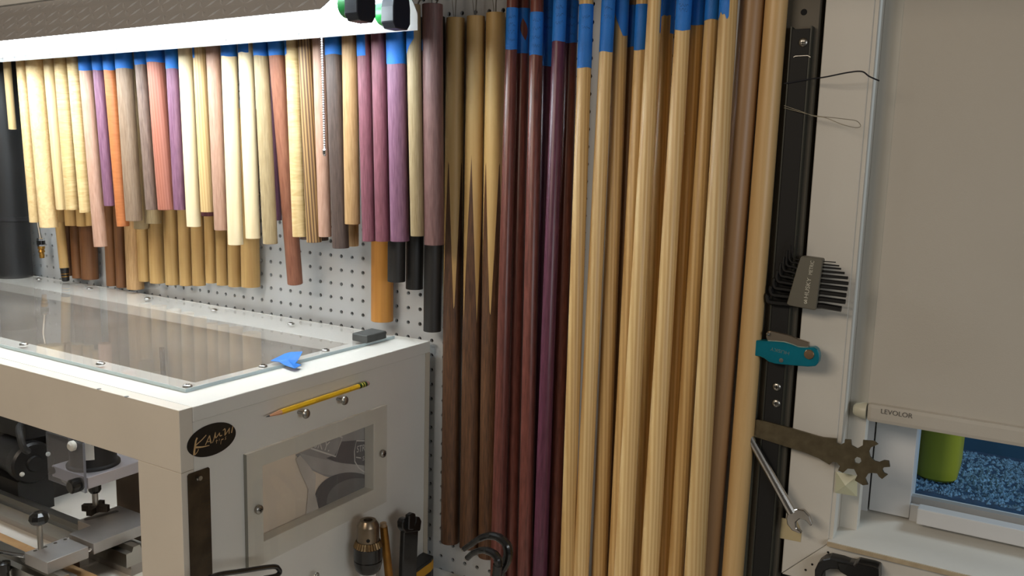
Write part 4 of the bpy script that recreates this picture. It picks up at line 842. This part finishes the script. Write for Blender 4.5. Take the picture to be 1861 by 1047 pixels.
# ------------------------------------------------------------------ tools standing on the bench beside the cabinet
ck = thing('drill_chuck', (.452, -.225, BT), 'keyed steel drill chuck standing jaws-up beside the cabinet', 'chuck')
cc = onX(669, 990, .452); ctop = onX(669, 945, .452).z
CM = Matrix.Translation((.452, cc.y, 0)); z = ctop
STL = plain('chuck_steel', (136, 122, 104), .3, .9, var=.1)
lathe('nose', [(.0168, z - .034), (.0168, z - .0085), (.0167, z - .0080), (.0118, z), (.0070, z), (.0066, z - .012)], STL, CM, ck, 32)
lathe('jaw_bore', [(.0068, z - .012), (.0001, z - .0118)], DARK, CM, ck, 20)
tv, tf = [], []
for k in range(60):
    a = 2 * math.pi * k / 30 / 2; ro, ri = (.0222, .0182) if k % 2 else (.0208, .0172)
    tv += [(.452 + ro * math.cos(a), cc.y + ro * math.sin(a), z - .041), (.452 + ri * math.cos(a), cc.y + ri * math.sin(a), z - .032)]
for k in range(60): q = (k + 1) % 60; tf.append((2 * k, 2 * q, 2 * q + 1, 2 * k + 1))
raw('gear_teeth', tv, tf, plain('teeth_bronze', (122, 100, 70), .42, .9, var=.3, vscale=120), ck)
lathe('sleeve', [(.015, z - .082), (.0192, z - .077), (.0213, z - .068), (.0215, z - .063), (.0207, z - .0625), (.0217, z - .061), (.0217, z - .0415), (.0205, z - .0405)], BLKMET, CM, ck, 32)
lathe('arbor', [(.013, BT), (.013, z - .084), (.0145, z - .083), (.0145, z - .081)], CHROME, CM, ck, 28)
hp = Vector((.452, cc.y, z - .026)); hd = (CAM - hp); hd.z = 0; hd = hd.normalized(); lathe('key_hole', [(.0028, 0), (.0028, .0006), (.0001, .0006)], DARK, frame_of(hp + hd * .0166, hd), ck, 14)
r0_ = onX(697, 957, .450); r1_ = onX(707, 1047, .455); dd = (r1_ - r0_).normalized(); r1_ = r0_ + dd * ((BT - r0_.z) / dd.z)
br = thing('brass_rod', tuple(r1_), 'brass rod standing between the drill chuck and the black spanner', 'rod')
tube('rod', [r1_, r0_.lerp(r1_, .12), r0_], [.0068, .0064, .006], plain('brass_aged', (152, 108, 48), .4, .8, var=.25, vscale=50), br, 16); tube('rod_tip', [r0_, r0_ - dd * .006], .0052, plain('rod_tip', (150, 124, 92), .5), br, 14)
bsx = .45; BS = lambda pts, X=bsx: [onX(x, y, X) for x, y in Q(560, 900, 6.893, pts)]
bs = thing('black_spanner', tuple(BS([(1220, 1300)])[0]), 'black forged spanner standing upright with its jaws up', 'spanner')
prism('shaft', BS([(1150, 440), (1330, 420), (1310, 900), (1300, 1420), (1120, 1420), (1130, 900)]), (.009, 0, 0), BLKMET, bs, bev=.0015)
prism('jaw', BS([(1150, 450), (1110, 400), (1108, 330), (1130, 280), (1180, 262), (1188, 310), (1200, 340), (1260, 350), (1275, 320), (1285, 250), (1330, 255), (1352, 300), (1340, 400), (1330, 430)]), (.012, 0, 0), BLKMET, bs, bev=.0015)
prism('inner_jaw', BS([(1205, 420), (1212, 240), (1262, 206), (1296, 220), (1296, 300), (1270, 420)], .458), (.009, 0, 0), BLKMET, bs, bev=.0015)
tm = thing('yellow_level', (.46, -.08, BT), 'small black and yellow block lying at the cabinet corner', 'block')
tq = [onZ(x, y, -.392) for x, y in Q(560, 900, 6.893, [(1225, 940), (1420, 705), (1570, 762), (1540, 800), (1250, 1010)])]
tz = prism('black_top', tq, (0, 0, -.006), BLACK, tm, bev=.0008)
prism('yellow_body', [q + Vector((0, 0, -.006)) for q in tq], (0, 0, -.016), plain('safety_yellow', (220, 160, 20), .4), tm); prism('black_base', [q + Vector((0, 0, -.022)) for q in tq], (0, 0, BT + .414), BLACK, tm)
# hook spanners
def hook(label, pts, rad, X, tail):
    w3 = [onY(x, y, X) for x, y in pts]; t = thing('hook_spanner', (w3[-1].x, w3[-1].y, BT), label, 'hook spanner')
    end = Vector((w3[-1].x + tail, w3[-1].y, BT)); tube('hook_arm', spline(w3 + [end], 6), [rad[min(int(i / 6), len(rad) - 1)] for i in range(6 * len(w3) + 1)], BLKMET, t, 12)
    tube('hook_tip', [w3[0], w3[0] + (w3[0] - w3[1]).normalized() * .003], rad[0] * .8, STEEL, t, 10)
H = lambda pts: Q(800, 900, 7.754, pts)
hook('larger curved black hook spanner in front of the purple shafts', H([(335, 760), (440, 690), (560, 610), (700, 572), (830, 600), (930, 690), (960, 800), (940, 920), (890, 1020), (850, 1150)]), [.0042, .0046, .0052, .0058, .0064, .007, .0072, .0072, .0072, .0072], -.16, -.005)
hook('smaller curved black hook spanner nested under the larger one', H([(380, 890), (460, 820), (560, 780), (660, 782), (760, 830), (810, 900), (820, 990), (800, 1100)]), [.0042, .0045, .005, .0055, .006, .0065, .0068, .007], -.185, -.005)
# wire handle at the bottom edge and little ring
wh = thing('bent_wire_tool', (.47, -.4, BT), 'black bent wire loop tool beside the cabinet window', 'wire tool')
wp = [onX(x, y, .47) for x, y in ((360, 1120), (372, 1062), (392, 1046), (440, 1038), (495, 1030), (506, 1034), (508, 1041), (500, 1047), (480, 1051))]
tube('wire_loop_bar', spline([Vector((wp[0].x, wp[0].y, BT))] + wp, 5), .0032, BLKMET, wh, 10)
rg = onX(575, 1047, .43); rgo = thing('eye_bolt', (rg.x, rg.y, BT), 'small dark eye bolt standing left of the drill chuck', 'eye bolt')
tube('eye', [rg + Vector((0, .0042 * math.cos(a), .0042 * math.sin(a))) for a in [2 * math.pi * k / 16 for k in range(17)]], .0014, STEEL, rgo, 8); tube('stem', [Vector((rg.x, rg.y, BT)), rg - Vector((0, 0, .0045))], .0022, STEEL, rgo, 8)

# ------------------------------------------------------------------ lift everything from the working datum to the floor
for o in list(col.objects):
    if o.parent is None and o.type in ('MESH', 'EMPTY'):
        M = o.matrix_world.copy() if o.type == 'MESH' or '_o' not in o else None
        o.location.z += ZO
    if '_o' in o: del o['_o']
